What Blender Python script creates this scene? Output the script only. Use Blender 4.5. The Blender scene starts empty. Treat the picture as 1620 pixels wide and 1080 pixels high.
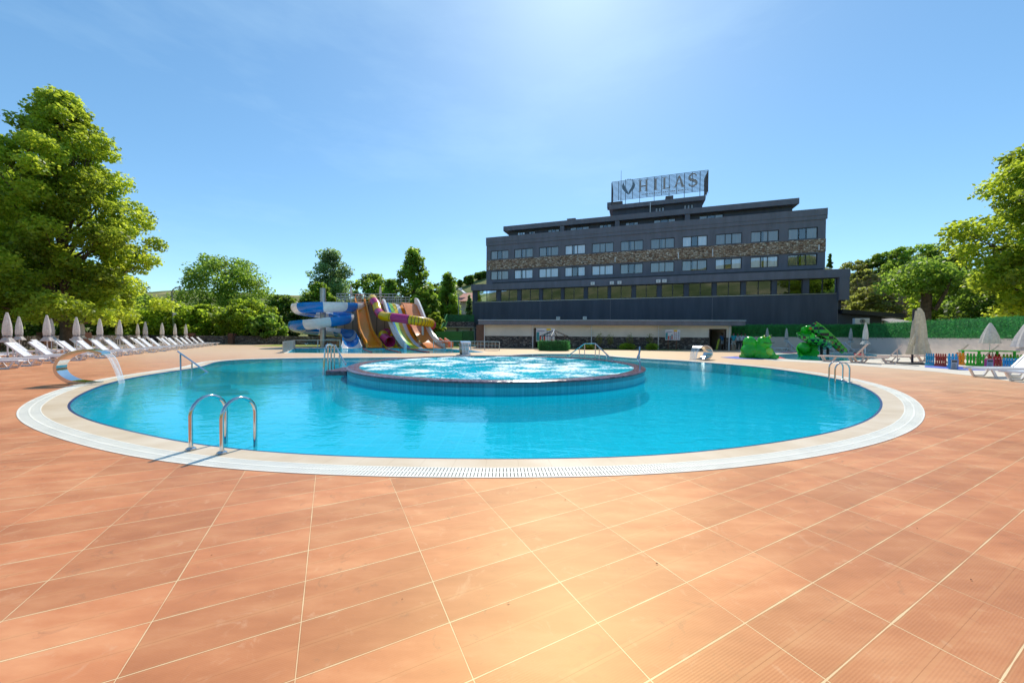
import bpy, bmesh, math, random
import numpy as np
from mathutils import Vector, Matrix, noise
from mathutils.geometry import tessellate_polygon

PI = math.pi
sc = bpy.context.scene
COL = sc.collection
rnd = random.Random(7)

# ------------------------------------------------------------------ camera
CAM = Vector((0, 0, 1.35)); F = 568.0
PITCH, ROLL = 10.5 / 568, 0.007
_f = Vector((0, math.cos(PITCH), -math.sin(PITCH)))
_u0 = Vector((0, math.sin(PITCH), math.cos(PITCH))); _r0 = Vector((1, 0, 0))
_r = _r0 * math.cos(ROLL) + _u0 * math.sin(ROLL)
_u = _u0 * math.cos(ROLL) - _r0 * math.sin(ROLL)
def ray(px, py): return _f + _r * ((px - 810) / F) + _u * ((540 - py) / F)
def G(px, py, z=0.0):
    d = ray(px, py); k = (z - CAM.z) / d.z
    return CAM + d * k
def P(px, py, Y):
    d = ray(px, py); return CAM + d * (Y / d.y)
def ZT(px, py, Y): return P(px, py, Y).z
def KX(px): return (px - 810) / F
cd = bpy.data.cameras.new('camera'); cam = bpy.data.objects.new('camera', cd); COL.objects.link(cam)
cd.sensor_width = 36; cd.lens = 36 * F / 1620; cd.clip_end = 5000; cd.clip_start = 0.05
m = Matrix((( _r.x, _u.x, -_f.x, CAM.x), (_r.y, _u.y, -_f.y, CAM.y), (_r.z, _u.z, -_f.z, CAM.z), (0, 0, 0, 1)))
cam.matrix_world = m
sc.camera = cam

# ------------------------------------------------------------------ light
AZ, EL = math.radians(10), math.radians(49)
S = Vector((math.sin(AZ) * math.cos(EL), math.cos(AZ) * math.cos(EL), math.sin(EL)))
ld = bpy.data.lights.new('sun', 'SUN'); ld.energy = 4.7; ld.angle = math.radians(0.5); ld.color = (1, 0.93, 0.82)
lo = bpy.data.objects.new('sun', ld); COL.objects.link(lo); lo.rotation_euler = S.to_track_quat('Z', 'Y').to_euler()
w = bpy.data.worlds.new('World'); sc.world = w; w.use_nodes = True
nt = w.node_tree; nt.nodes.clear()
o_ = nt.nodes.new('ShaderNodeOutputWorld'); bg = nt.nodes.new('ShaderNodeBackground'); sk = nt.nodes.new('ShaderNodeTexSky')
sk.sky_type = 'NISHITA'; sk.sun_disc = False; sk.sun_elevation = EL; sk.sun_rotation = AZ
sk.altitude = 900; sk.air_density = 1.0; sk.dust_density = 0.6; sk.ozone_density = 2.2
bg.inputs[1].default_value = 0.15
# thin high haze
tc = nt.nodes.new('ShaderNodeTexCoord'); mp = nt.nodes.new('ShaderNodeMapping'); mp.inputs['Scale'].default_value = (1.2, 1.2, 4.0)
nz = nt.nodes.new('ShaderNodeTexNoise'); nz.inputs['Scale'].default_value = 1.6; nz.inputs['Detail'].default_value = 6; nz.inputs['Roughness'].default_value = .6
rp = nt.nodes.new('ShaderNodeValToRGB'); rp.color_ramp.elements[0].position = .50; rp.color_ramp.elements[1].position = .95
rp.color_ramp.elements[0].color = (0, 0, 0, 1); rp.color_ramp.elements[1].color = (.24, .24, .24, 1)
mx = nt.nodes.new('ShaderNodeMixRGB'); mx.blend_type = 'MIX'; mx.inputs[2].default_value = (6.2, 7.2, 8.2, 1)
gm = nt.nodes.new('ShaderNodeHueSaturation'); gm.inputs['Saturation'].default_value = 1.15; gm.inputs['Value'].default_value = 1.0
nt.links.new(tc.outputs['Generated'], mp.inputs[0]); nt.links.new(mp.outputs[0], nz.inputs[0]); nt.links.new(nz.outputs[0], rp.inputs[0])
nt.links.new(rp.outputs[0], mx.inputs[0]); nt.links.new(sk.outputs[0], mx.inputs[1]); nt.links.new(mx.outputs[0], gm.inputs['Color'])
gg = nt.nodes.new('ShaderNodeGamma'); gg.inputs[1].default_value = .80; tn = nt.nodes.new('ShaderNodeMixRGB'); tn.blend_type = 'MULTIPLY'; tn.inputs[0].default_value = 1; tn.inputs[2].default_value = (1.30, 1.62, 1.66, 1)
nt.links.new(gm.outputs[0], gg.inputs[0]); nt.links.new(gg.outputs[0], tn.inputs[1]); nt.links.new(tn.outputs[0], bg.inputs[0]); nt.links.new(bg.outputs[0], o_.inputs[0])
sc.view_settings.view_transform = 'Standard'; sc.view_settings.look = 'None'; sc.view_settings.exposure = 0
sc.render.engine = 'CYCLES'
sc.cycles.use_denoising = True
sc.cycles.max_bounces = 7; sc.cycles.transparent_max_bounces = 12; sc.cycles.caustics_reflective = False; sc.cycles.caustics_refractive = False
sc.cycles.sample_clamp_indirect = 6; sc.cycles.use_adaptive_sampling = True; sc.cycles.adaptive_threshold = 0.02

# ------------------------------------------------------------------ materials
def newmat(name):
    m = bpy.data.materials.new(name); m.use_nodes = True
    nt = m.node_tree; return m, nt, nt.nodes['Principled BSDF'], nt.nodes['Material Output']
def N(nt, t, **kw):
    n = nt.nodes.new(t)
    for k, v in kw.items():
        if k.startswith('i_'): n.inputs[k[2:].replace('_', ' ')].default_value = v
        else: setattr(n, k, v)
    return n
def ramp(nt, src, stops):
    r = nt.nodes.new('ShaderNodeValToRGB'); e = r.color_ramp.elements
    while len(e) < len(stops): e.new(.5)
    for i, (p, c) in enumerate(stops):
        e[i].position = p; e[i].color = (*c, 1) if len(c) == 3 else c
    nt.links.new(src, r.inputs[0]); return r.outputs[0]
MATS = {}
def pm(name, col, rough=.6, metal=0, var=.12, scale=3.0, bump=0.0, bscale=40, spec=.5, coat=0, streak=0):
    """procedural paint / plastic / plaster: colour mottled by noise, faint bump"""
    if name in MATS: return MATS[name]
    m, nt, b, o = newmat(name)
    tc = N(nt, 'ShaderNodeTexCoord'); nz = N(nt, 'ShaderNodeTexNoise', i_Scale=scale, i_Detail=6.0, i_Roughness=.6)
    sm_ = N(nt, 'ShaderNodeMapping'); sm_.inputs['Scale'].default_value = (1, 1, 1 - streak); nt.links.new(tc.outputs['Object'], sm_.inputs[0]); nt.links.new(sm_.outputs[0], nz.inputs['Vector'])
    c0 = tuple(max(0, c * (1 - var * 1.6)) for c in col); c1 = tuple(min(1, c * (1 + var)) for c in col)
    nt.links.new(ramp(nt, nz.outputs[0], [(.3, c0), (.7, c1)]), b.inputs['Base Color'])
    r = N(nt, 'ShaderNodeMapRange'); r.inputs['To Min'].default_value = max(0, rough - .08); r.inputs['To Max'].default_value = min(1, rough + .08)
    nt.links.new(nz.outputs[0], r.inputs[0]); nt.links.new(r.outputs[0], b.inputs['Roughness'])
    b.inputs['Metallic'].default_value = metal; b.inputs['Specular IOR Level'].default_value = spec
    if coat: b.inputs['Coat Weight'].default_value = coat; b.inputs['Coat Roughness'].default_value = .1
    if bump:
        n2 = N(nt, 'ShaderNodeTexNoise', i_Scale=bscale, i_Detail=4.0); bp = N(nt, 'ShaderNodeBump', i_Strength=bump, i_Distance=.02)
        nt.links.new(tc.outputs['Object'], n2.inputs['Vector']); nt.links.new(n2.outputs[0], bp.inputs['Height']); nt.links.new(bp.outputs[0], b.inputs['Normal'])
    MATS[name] = m; return m

TA = math.atan2(.452, .892)         # tile joint direction
def deck_mat():
    m, nt, b, o = newmat('terracotta_tile'); L = nt.links.new
    tc = N(nt, 'ShaderNodeTexCoord')
    mp = N(nt, 'ShaderNodeMapping'); mp.inputs['Rotation'].default_value = (0, 0, -TA)
    L(tc.outputs['Object'], mp.inputs[0])
    sx = N(nt, 'ShaderNodeSeparateXYZ'); L(mp.outputs[0], sx.inputs[0])
    def math_(op, a, b_=None, c=None):
        n = N(nt, 'ShaderNodeMath', operation=op)
        for i, v in enumerate((a, b_, c)):
            if v is None: continue
            if isinstance(v, (int, float)): n.inputs[i].default_value = v
            else: L(v, n.inputs[i])
        return n.outputs[0]
    # slight wander of the joints
    wn = N(nt, 'ShaderNodeTexNoise', i_Scale=.8, i_Detail=1.0); L(tc.outputs['Object'], wn.inputs['Vector'])
    wob = math_('MULTIPLY', math_('SUBTRACT', wn.outputs[0], .5), .006)
    xb = math_('ADD', sx.outputs[0], wob); ya = math_('ADD', sx.outputs[1], wob)
    U = math_('DIVIDE', math_('SUBTRACT', xb, .498), .622); V = math_('DIVIDE', math_('SUBTRACT', ya, .676), .311)
    def dist(f, size):  # distance to the nearest joint in metres
        fr = math_('FRACT', f); return math_('MULTIPLY', math_('SUBTRACT', .5, math_('ABSOLUTE', math_('SUBTRACT', fr, .5))), size)
    dU, dV = dist(U, .622), dist(V, .311)
    gj = N(nt, 'ShaderNodeTexNoise', i_Scale=3.0, i_Detail=3.0); L(tc.outputs['Object'], gj.inputs['Vector'])
    wid = math_('ADD', .0006, math_('MULTIPLY', math_('POWER', gj.outputs[0], 2.2), .0085))
    gU = math_('LESS_THAN', dU, math_('MULTIPLY', wid, .8)); gV = math_('LESS_THAN', dV, wid)
    grout = math_('MAXIMUM', gU, gV)
    # flat bands: next to the long joints and the double one in mid tile
    Vh = math_('FRACT', V)
    mid = math_('MULTIPLY', math_('ABSOLUTE', math_('SUBTRACT', Vh, .5)), .311)
    band = math_('MAXIMUM', math_('MULTIPLY', math_('LESS_THAN', mid, .017), math_('GREATER_THAN', mid, .0015)), math_('LESS_THAN', dV, .012))
    ribs = N(nt, 'ShaderNodeMath', operation='SINE'); L(math_('MULTIPLY', ya, 2 * PI / .0104), ribs.inputs[0])
    rib = math_('MULTIPLY', math_('ADD', math_('MULTIPLY', ribs.outputs[0], .5), .5), math_('SUBTRACT', 1, band))
    # colours
    n1 = N(nt, 'ShaderNodeTexNoise', i_Scale=1.1, i_Detail=7.0, i_Roughness=.62); L(tc.outputs['Object'], n1.inputs['Vector'])
    st = N(nt, 'ShaderNodeMapping'); st.inputs['Rotation'].default_value = (0, 0, -TA); st.inputs['Scale'].default_value = (1.4, 5.5, 1)
    L(tc.outputs['Object'], st.inputs[0]); n2 = N(nt, 'ShaderNodeTexNoise', i_Scale=1.0, i_Detail=5.0, i_Roughness=.6); L(st.outputs[0], n2.inputs['Vector'])
    mixn = math_('ADD', math_('MULTIPLY', n1.outputs[0], .5), math_('MULTIPLY', n2.outputs[0], .5))
    base = ramp(nt, mixn, [(.30, (.42, .132, .056)), (.5, (.575, .208, .092)), (.68, (.72, .32, .155))])
    cell = N(nt, 'ShaderNodeCombineXYZ'); L(math_('FLOOR', U), cell.inputs[0]); L(math_('FLOOR', V), cell.inputs[1])
    wnz = N(nt, 'ShaderNodeTexWhiteNoise', noise_dimensions='3D'); L(cell.outputs[0], wnz.inputs['Vector'])
    hs = N(nt, 'ShaderNodeHueSaturation'); L(base, hs.inputs['Color'])
    L(math_('ADD', .86, math_('MULTIPLY', wnz.outputs['Value'], .24)), hs.inputs['Value'])
    ribd = N(nt, 'ShaderNodeMixRGB', blend_type='MULTIPLY'); L(hs.outputs[0], ribd.inputs[1])
    ribd.inputs[2].default_value = (.80, .74, .68, 1); L(math_('MULTIPLY', math_('SUBTRACT', 1, rib), math_('SUBTRACT', .06, math_('MULTIPLY', band, .06))), ribd.inputs[0])
    bandc = N(nt, 'ShaderNodeMixRGB', blend_type='MIX'); bandc.inputs[2].default_value = (.62, .31, .14, 1); L(ribd.outputs[0], bandc.inputs[1])
    L(math_('MULTIPLY', band, math_('MULTIPLY', math_('POWER', gj.outputs[0], 2.2), .75)), bandc.inputs[0])
    # scuffs and pale stains
    v1 = N(nt, 'ShaderNodeTexNoise', i_Scale=5.0, i_Detail=8.0, i_Roughness=.7, i_Distortion=1.5); L(tc.outputs['Object'], v1.inputs['Vector'])
    scuff = ramp(nt, v1.outputs[0], [(.58, (0, 0, 0)), (.80, (.6, .6, .6))])
    sm = N(nt, 'ShaderNodeMixRGB', blend_type='MIX'); sm.inputs[2].default_value = (.72, .44, .27, 1); L(bandc.outputs[0], sm.inputs[1]); L(scuff, sm.inputs[0])
    dk = ramp(nt, v1.outputs[0], [(.24, (.7, .7, .7)), (.40, (0, 0, 0))])
    dm = N(nt, 'ShaderNodeMixRGB', blend_type='MIX'); dm.inputs[2].default_value = (.26, .12, .07, 1); L(sm.outputs[0], dm.inputs[1]); L(dk, dm.inputs[0])
    sh1 = math_('MULTIPLY', math_('LESS_THAN', dV, .0075), .30); sh2 = math_('MULTIPLY', math_('LESS_THAN', mid, .0014), .34); sh3 = math_('MULTIPLY', math_('LESS_THAN', dU, .0055), .22)  # recess shadow along joints and mid seam, painted into the tile colour
    shm = N(nt, 'ShaderNodeMixRGB', blend_type='MULTIPLY'); shm.inputs[2].default_value = (.45, .36, .30, 1); L(dm.outputs[0], shm.inputs[1])
    L(math_('MULTIPLY', math_('MAXIMUM', math_('MAXIMUM', sh1, sh2), sh3), math_('MULTIPLY', gj.outputs[0], 2.0)), shm.inputs[0]); dm = shm
    gc = N(nt, 'ShaderNodeMixRGB', blend_type='MIX'); gc.inputs[2].default_value = (.82, .62, .36, 1); L(dm.outputs[0], gc.inputs[1])
    L(math_('MULTIPLY', grout, math_('ADD', .35, math_('MULTIPLY', n1.outputs[0], .9))), gc.inputs[0])
    # paler beige mixed in towards the far side
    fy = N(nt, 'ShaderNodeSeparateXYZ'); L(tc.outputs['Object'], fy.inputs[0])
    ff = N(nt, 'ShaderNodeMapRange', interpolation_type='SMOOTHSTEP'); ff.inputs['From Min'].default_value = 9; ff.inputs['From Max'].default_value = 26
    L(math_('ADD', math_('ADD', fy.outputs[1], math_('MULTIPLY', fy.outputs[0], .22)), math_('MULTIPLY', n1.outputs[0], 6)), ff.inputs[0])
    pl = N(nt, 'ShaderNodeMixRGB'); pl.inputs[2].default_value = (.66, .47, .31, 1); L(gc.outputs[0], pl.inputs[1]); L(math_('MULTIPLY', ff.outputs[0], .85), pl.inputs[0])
    L(pl.outputs[0], b.inputs['Base Color'])
    b.inputs['Specular IOR Level'].default_value = .72
    b.inputs['Specular Tint'].default_value = (1, .88, .36, 1)
    L(math_('ADD', .42, math_('MULTIPLY', n1.outputs[0], .18)), b.inputs['Roughness'])
    bp = N(nt, 'ShaderNodeBump', i_Strength=.12, i_Distance=.0016)
    h = math_('SUBTRACT', math_('ADD', rib, math_('MULTIPLY', v1.outputs[0], .8)), math_('MULTIPLY', grout, .8))
    L(h, bp.inputs['Height']); L(bp.outputs[0], b.inputs['Normal'])
    return m
M_DECK = deck_mat()

def water_mat(name, tint=(.35, .95, 1.0), bump=.34, scale=2.2, foam=0.0, rough=.015, scat=(.0, .68, .90), turb=.38, gcol=(.72, .95, 1)):
    m, nt, b, o = newmat(name); L = nt.links.new; nt.nodes.remove(b)
    tc = N(nt, 'ShaderNodeTexCoord')
    mp = N(nt, 'ShaderNodeMapping'); mp.inputs['Rotation'].default_value = (0, 0, .35); mp.inputs['Scale'].default_value = (1, 1.9, 1); L(tc.outputs['Object'], mp.inputs[0])
    a = N(nt, 'ShaderNodeTexNoise', i_Scale=scale, i_Detail=3.0, i_Roughness=.55, i_Distortion=.6); L(mp.outputs[0], a.inputs['Vector'])
    a2 = N(nt, 'ShaderNodeTexNoise', i_Scale=scale * 4.5, i_Detail=2.0); L(mp.outputs[0], a2.inputs['Vector'])
    # calmer patches
    a3 = N(nt, 'ShaderNodeTexNoise', i_Scale=.22, i_Detail=1.0); L(tc.outputs['Object'], a3.inputs['Vector'])
    calm = ramp(nt, a3.outputs[0], [(.4, (.3, .3, .3)), (.62, (1, 1, 1))])
    ad = N(nt, 'ShaderNodeMath', operation='MULTIPLY_ADD'); L(a2.outputs[0], ad.inputs[0]); ad.inputs[1].default_value = .22; L(a.outputs[0], ad.inputs[2])
    ml = N(nt, 'ShaderNodeMath', operation='MULTIPLY'); L(ad.outputs[0], ml.inputs[0]); L(calm, ml.inputs[1])
    bp = N(nt, 'ShaderNodeBump', i_Strength=bump, i_Distance=.05); L(ml.outputs[0], bp.inputs['Height'])
    fr = N(nt, 'ShaderNodeFresnel', i_IOR=1.33); L(bp.outputs[0], fr.inputs['Normal'])
    tr = N(nt, 'ShaderNodeBsdfTransparent'); tr.inputs[0].default_value = (*tint, 1)
    gl = N(nt, 'ShaderNodeBsdfGlossy', i_Roughness=rough); gl.inputs[0].default_value = (*gcol, 1); L(bp.outputs[0], gl.inputs['Normal'])
    mx = N(nt, 'ShaderNodeMixShader'); L(fr.outputs[0], mx.inputs[0]); L(tr.outputs[0], mx.inputs[1]); L(gl.outputs[0], mx.inputs[2])
    sd = N(nt, 'ShaderNodeBsdfDiffuse'); sd.inputs[0].default_value = (*scat, 1)
    ms = N(nt, 'ShaderNodeMixShader', i_Fac=turb); L(tr.outputs[0], ms.inputs[1]); L(sd.outputs[0], ms.inputs[2]); L(ms.outputs[0], mx.inputs[1])
    out = mx.outputs[0]
    if foam:
        f1 = N(nt, 'ShaderNodeTexNoise', i_Scale=1.1, i_Detail=3.0); L(tc.outputs['Object'], f1.inputs['Vector'])
        f2 = N(nt, 'ShaderNodeTexNoise', i_Scale=11.0, i_Detail=5.0, i_Roughness=.7); L(tc.outputs['Object'], f2.inputs['Vector'])
        s = N(nt, 'ShaderNodeMath', operation='MULTIPLY_ADD'); L(f2.outputs[0], s.inputs[0]); s.inputs[1].default_value = .9; L(f1.outputs[0], s.inputs[2])
        fo = ramp(nt, s.outputs[0], [(.98 - foam * .12, (0, 0, 0)), (1.0, (.85, .85, .85))])
        s2 = N(nt, 'ShaderNodeMath', operation='MULTIPLY'); s2.inputs[1].default_value = .93; L(s.outputs[0], s2.inputs[0])
        fo = ramp(nt, s2.outputs[0], [(.885, (0, 0, 0)), (1.0, (.95, .95, .95))])
        df = N(nt, 'ShaderNodeBsdfDiffuse'); df.inputs[0].default_value = (.82, .93, .97, 1)
        m2 = N(nt, 'ShaderNodeMixShader'); L(fo, m2.inputs[0]); L(out, m2.inputs[1]); L(df.outputs[0], m2.inputs[2]); out = m2.outputs[0]
    L(out, o.inputs['Surface']); return m
M_WATER = water_mat('pool_water')
M_JET = water_mat('bubbling_water', gcol=(.35, .8, .95), bump=.7, scale=7, foam=1, rough=.05, scat=(.0, .70, .86), turb=.62)
M_KID = water_mat('shallow_water', tint=(.8, .95, 1), bump=.15, turb=.2)

def tile_mat(name, c0, c1, size=.06, rough=.35):
    m, nt, b, o = newmat(name); L = nt.links.new
    tc = N(nt, 'ShaderNodeTexCoord'); br = N(nt, 'ShaderNodeTexBrick', offset=0.0)
    br.inputs['Scale'].default_value = 1.0; br.inputs['Brick Width'].default_value = size; br.inputs['Row Height'].default_value = size
    br.inputs['Mortar Size'].default_value = size * .06; br.inputs['Color1'].default_value = (*c0, 1); br.inputs['Color2'].default_value = (*c1, 1)
    br.inputs['Mortar'].default_value = (*[min(1, c * 1.15 + .05) for c in c0], 1)
    L(tc.outputs['Object'], br.inputs['Vector'])
    nz = N(nt, 'ShaderNodeTexNoise', i_Scale=.6, i_Detail=4.0); L(tc.outputs['Object'], nz.inputs['Vector'])
    hs = N(nt, 'ShaderNodeHueSaturation'); mr = N(nt, 'ShaderNodeMapRange'); mr.inputs['To Min'].default_value = .86; mr.inputs['To Max'].default_value = 1.12
    L(nz.outputs[0], mr.inputs[0]); L(mr.outputs[0], hs.inputs['Value']); L(br.outputs[0], hs.inputs['Color']); L(hs.outputs[0], b.inputs['Base Color'])
    b.inputs['Roughness'].default_value = rough; return m
M_FLOOR = tile_mat('pool_tile', (.01, .56, .72), (.015, .64, .80), .30)
M_WALL = tile_mat('pool_wall_tile', (.01, .26, .42), (.012, .33, .50))
M_ISL = tile_mat('island_mosaic', (.02, .52, .60), (.03, .60, .68))
M_NAVY = pm('navy_mosaic', (.015, .04, .16), .3)
M_STONE = pm('cream_coping', (.68, .54, .38), .5, var=.08, scale=2, bump=.1)
M_RIM = pm('wet_purple_stone', (.20, .12, .16), .14, var=.4, scale=9, bump=.5, bscale=14)
M_STEEL = pm('polished_steel', (.62, .62, .62), .12, metal=1, var=.05)
M_ALU = pm('grey_aluminium', (.50, .52, .54), .35, metal=.8, var=.06)
M_WHITE = pm('white_plastic', (.78, .78, .80), .35, var=.04, scale=6)
M_CREAMPL = pm('cream_plastic', (.84, .70, .62), .45, var=.06)
M_CANV = pm('grey_white_canvas', (.78, .75, .72), .85, var=.1, scale=9, bump=.3, bscale=20)
M_CANV2 = pm('cream_canvas', (.80, .74, .60), .85, var=.12, scale=6, bump=.3, bscale=14)
M_DARK = pm('charcoal_render', (.082, .095, .128), .8, var=.16, scale=1.4, bump=.15, bscale=60, streak=.88)
M_DARK2 = pm('charcoal_fascia', (.17, .175, .215), .7, var=.12, scale=1.6, streak=.85)
M_CORE = pm('dark_interior', (.02, .022, .03), .9)
M_CREAM = pm('beige_render', (.80, .74, .66), .85, var=.07, scale=.7, bump=.15, bscale=50)
M_WALLP = pm('pinkish_white_render', (.80, .66, .58), .85, var=.07, scale=.5, bump=.15, bscale=30)
M_BROWN = pm('brown_paint', (.14, .07, .05), .7)
M_BLACK = pm('black_paint', (.02, .02, .022), .5)
M_TRUNK = pm('bark', (.13, .09, .06), .9, var=.35, scale=5, bump=.8, bscale=9)
M_BARE = pm('dry_twigs', (.26, .19, .14), .9, var=.3)
M_TAUPE = pm('taupe_panel', (.46, .37, .30), .8, var=.08, scale=1)
M_PALE = pm('pale_concrete', (.66, .60, .50), .75, var=.07, scale=1.2, bump=.1)
M_RED = pm('red_rubber', (.55, .05, .06), .7); M_BLUE = pm('blue_rubber', (.08, .15, .55), .7); M_PINK = pm('pink_rubber', (.62, .16, .22), .7)
M_GRAV = pm('dry_grass_verge', (.30, .33, .05), .9, var=.35, scale=4)

def canvas(m, k=.45):
    nt = m.node_tree; b = nt.nodes['Principled BSDF']; o = nt.nodes['Material Output']; L = nt.links.new
    tl = N(nt, 'ShaderNodeBsdfTranslucent'); src = b.inputs['Base Color'].links[0].from_socket; L(src, tl.inputs[0])
    mx = N(nt, 'ShaderNodeMixShader', i_Fac=k); L(b.outputs[0], mx.inputs[1]); L(tl.outputs[0], mx.inputs[2]); L(mx.outputs[0], o.inputs['Surface'])
canvas(M_CANV, .5); canvas(M_CANV2, .5); canvas(M_CREAMPL, .3)
def stone_mat(name, cols, scale=5.0):
    m, nt, b, o = newmat(name); L = nt.links.new
    tc = N(nt, 'ShaderNodeTexCoord'); mp = N(nt, 'ShaderNodeMapping'); mp.inputs['Scale'].default_value = (1, 1, 2.3); L(tc.outputs['Object'], mp.inputs[0])
    vo = N(nt, 'ShaderNodeTexVoronoi', i_Scale=scale); L(mp.outputs[0], vo.inputs['Vector'])
    sx = N(nt, 'ShaderNodeSeparateColor'); L(vo.outputs['Color'], sx.inputs[0])
    c = ramp(nt, sx.outputs[0], [(0, cols[0]), (.35, cols[1]), (.7, cols[2]), (1, cols[3])])
    v2 = N(nt, 'ShaderNodeTexVoronoi', feature='DISTANCE_TO_EDGE', i_Scale=scale); L(mp.outputs[0], v2.inputs['Vector'])
    e = ramp(nt, v2.outputs['Distance'], [(.02, (.25, .25, .25)), (.09, (1, 1, 1))])
    mu = N(nt, 'ShaderNodeMixRGB', blend_type='MULTIPLY'); mu.inputs[0].default_value = 1; L(c, mu.inputs[1]); L(e, mu.inputs[2]); L(mu.outputs[0], b.inputs['Base Color'])
    b.inputs['Roughness'].default_value = .85
    bp = N(nt, 'ShaderNodeBump', i_Strength=.8, i_Distance=.05); L(e, bp.inputs['Height']); L(bp.outputs[0], b.inputs['Normal']); return m
M_BAND = stone_mat('brown_rubble_stone', [(.20, .11, .065), (.40, .25, .16), (.56, .38, .25), (.88, .78, .64)], 4.5)
M_STBASE = stone_mat('grey_rubble_stone', [(.06, .05, .05), (.12, .10, .095), (.19, .15, .13), (.36, .32, .29)], 5)

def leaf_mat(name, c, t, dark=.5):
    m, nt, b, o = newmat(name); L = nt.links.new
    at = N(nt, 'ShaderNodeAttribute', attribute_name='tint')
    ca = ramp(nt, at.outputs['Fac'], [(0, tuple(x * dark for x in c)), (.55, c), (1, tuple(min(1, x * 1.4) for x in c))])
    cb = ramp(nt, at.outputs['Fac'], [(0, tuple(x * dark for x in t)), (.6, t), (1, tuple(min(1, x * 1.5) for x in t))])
    L(ca, b.inputs['Base Color']); b.inputs['Roughness'].default_value = .45; b.inputs['Specular IOR Level'].default_value = .35
    tl = N(nt, 'ShaderNodeBsdfTranslucent'); L(cb, tl.inputs[0])
    mx = N(nt, 'ShaderNodeMixShader'); mx.inputs[0].default_value = .58; L(b.outputs[0], mx.inputs[1]); L(tl.outputs[0], mx.inputs[2]); L(mx.outputs[0], o.inputs['Surface'])
    return m
LF = {
 'plane': leaf_mat('plane_leaf', (.19, .29, .03), (.62, .74, .06), .38),
 'dark': leaf_mat('dark_leaf', (.09, .16, .03), (.28, .42, .05), .38),
 'mid': leaf_mat('mid_leaf', (.13, .23, .035), (.42, .60, .07), .38),
 'bright': leaf_mat('bright_leaf', (.16, .24, .022), (.50, .64, .05), .5),
 'blue': leaf_mat('blue_leaf', (.13, .22, .10), (.34, .50, .16), .42),
 'dry': leaf_mat('dry_leaf', (.19, .19, .06), (.44, .48, .09), .45),
 'hedge': leaf_mat('artificial_hedge', (.06, .32, .08), (.08, .36, .09), .5),
}
def glass_mat(name, tint, ior=1.7, rough=.01, gc=(1, 1, 1)):
    m, nt, b, o = newmat(name); L = nt.links.new; nt.nodes.remove(b)
    fr = N(nt, 'ShaderNodeFresnel', i_IOR=ior); tr = N(nt, 'ShaderNodeBsdfTransparent'); tr.inputs[0].default_value = (*tint, 1)
    tc = N(nt, 'ShaderNodeTexCoord'); nz = N(nt, 'ShaderNodeTexNoise', i_Scale=.7, i_Detail=1.0); bp = N(nt, 'ShaderNodeBump', i_Strength=.06, i_Distance=.05)
    L(tc.outputs['Object'], nz.inputs['Vector']); L(nz.outputs[0], bp.inputs['Height'])
    gl = N(nt, 'ShaderNodeBsdfGlossy', i_Roughness=rough); gl.inputs[0].default_value = (*gc, 1); L(bp.outputs[0], gl.inputs['Normal'])
    mx = N(nt, 'ShaderNodeMixShader'); L(fr.outputs[0], mx.inputs[0]); L(tr.outputs[0], mx.inputs[1]); L(gl.outputs[0], mx.inputs[2]); L(mx.outputs[0], o.inputs['Surface']); return m
M_GLASS = glass_mat('window_glass', (.95, .97, 1.0), 2.4)
M_GLASSD = glass_mat('dark_window_glass', (.35, .40, .38), 2.5, gc=(.70, .80, 1.0))
M_GLASSF = glass_mat('fence_glass', (.72, .78, .76), 1.5)
def sheet_mat():
    m, nt, b, o = newmat('falling_water'); L = nt.links.new; nt.nodes.remove(b)
    tc = N(nt, 'ShaderNodeTexCoord'); mp = N(nt, 'ShaderNodeMapping'); mp.inputs['Scale'].default_value = (2, 26, 2); L(tc.outputs['Object'], mp.inputs[0])
    nz = N(nt, 'ShaderNodeTexNoise', i_Scale=1.0, i_Detail=4.0); L(mp.outputs[0], nz.inputs['Vector'])
    f = ramp(nt, nz.outputs[0], [(.40, (.28, .28, .28)), (.66, (.80, .80, .80))])
    tr = N(nt, 'ShaderNodeBsdfTransparent'); tr.inputs[0].default_value = (.9, .93, .96, 1)
    gl = N(nt, 'ShaderNodeBsdfPrincipled'); gl.inputs['Base Color'].default_value = (.75, .80, .86, 1); gl.inputs['Roughness'].default_value = .2
    mx = N(nt, 'ShaderNodeMixShader'); L(f, mx.inputs[0]); L(tr.outputs[0], mx.inputs[1]); L(gl.outputs[0], mx.inputs[2]); L(mx.outputs[0], o.inputs['Surface']); return m
M_SHEET = sheet_mat()
def hill_mat():
    m, nt, b, o = newmat('dry_hillside'); L = nt.links.new
    tc = N(nt, 'ShaderNodeTexCoord'); a = N(nt, 'ShaderNodeTexNoise', i_Scale=.04, i_Detail=8.0, i_Roughness=.65); L(tc.outputs['Object'], a.inputs['Vector'])
    L(ramp(nt, a.outputs[0], [(.32, (.09, .13, .04)), (.5, (.20, .22, .08)), (.66, (.38, .32, .15))]), b.inputs['Base Color'])
    b.inputs['Roughness'].default_value = .95; b.inputs['Specular IOR Level'].default_value = .1
    n2 = N(nt, 'ShaderNodeTexNoise', i_Scale=.6, i_Detail=6.0); L(tc.outputs['Object'], n2.inputs['Vector'])
    bp = N(nt, 'ShaderNodeBump', i_Strength=.9, i_Distance=.8); L(n2.outputs[0], bp.inputs['Height']); L(bp.outputs[0], b.inputs['Normal']); return m
M_HILL = hill_mat()
def P_col(name, c, rough=.22): return pm(name, c, rough, var=.05, scale=4, coat=.3)
C_BLUE = P_col('blue_gelcoat', (.005, .27, .74)); C_WHITE = P_col('white_gelcoat', (.93, .93, .93)); C_ORANGE = P_col('orange_gelcoat', (1.0, .36, .015))
C_YELLOW = P_col('yellow_gelcoat', (.98, .66, .0)); C_PURPLE = P_col('magenta_gelcoat', (.72, .05, .24)); C_GREEN = P_col('green_gelcoat', (.05, .58, .05))
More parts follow.
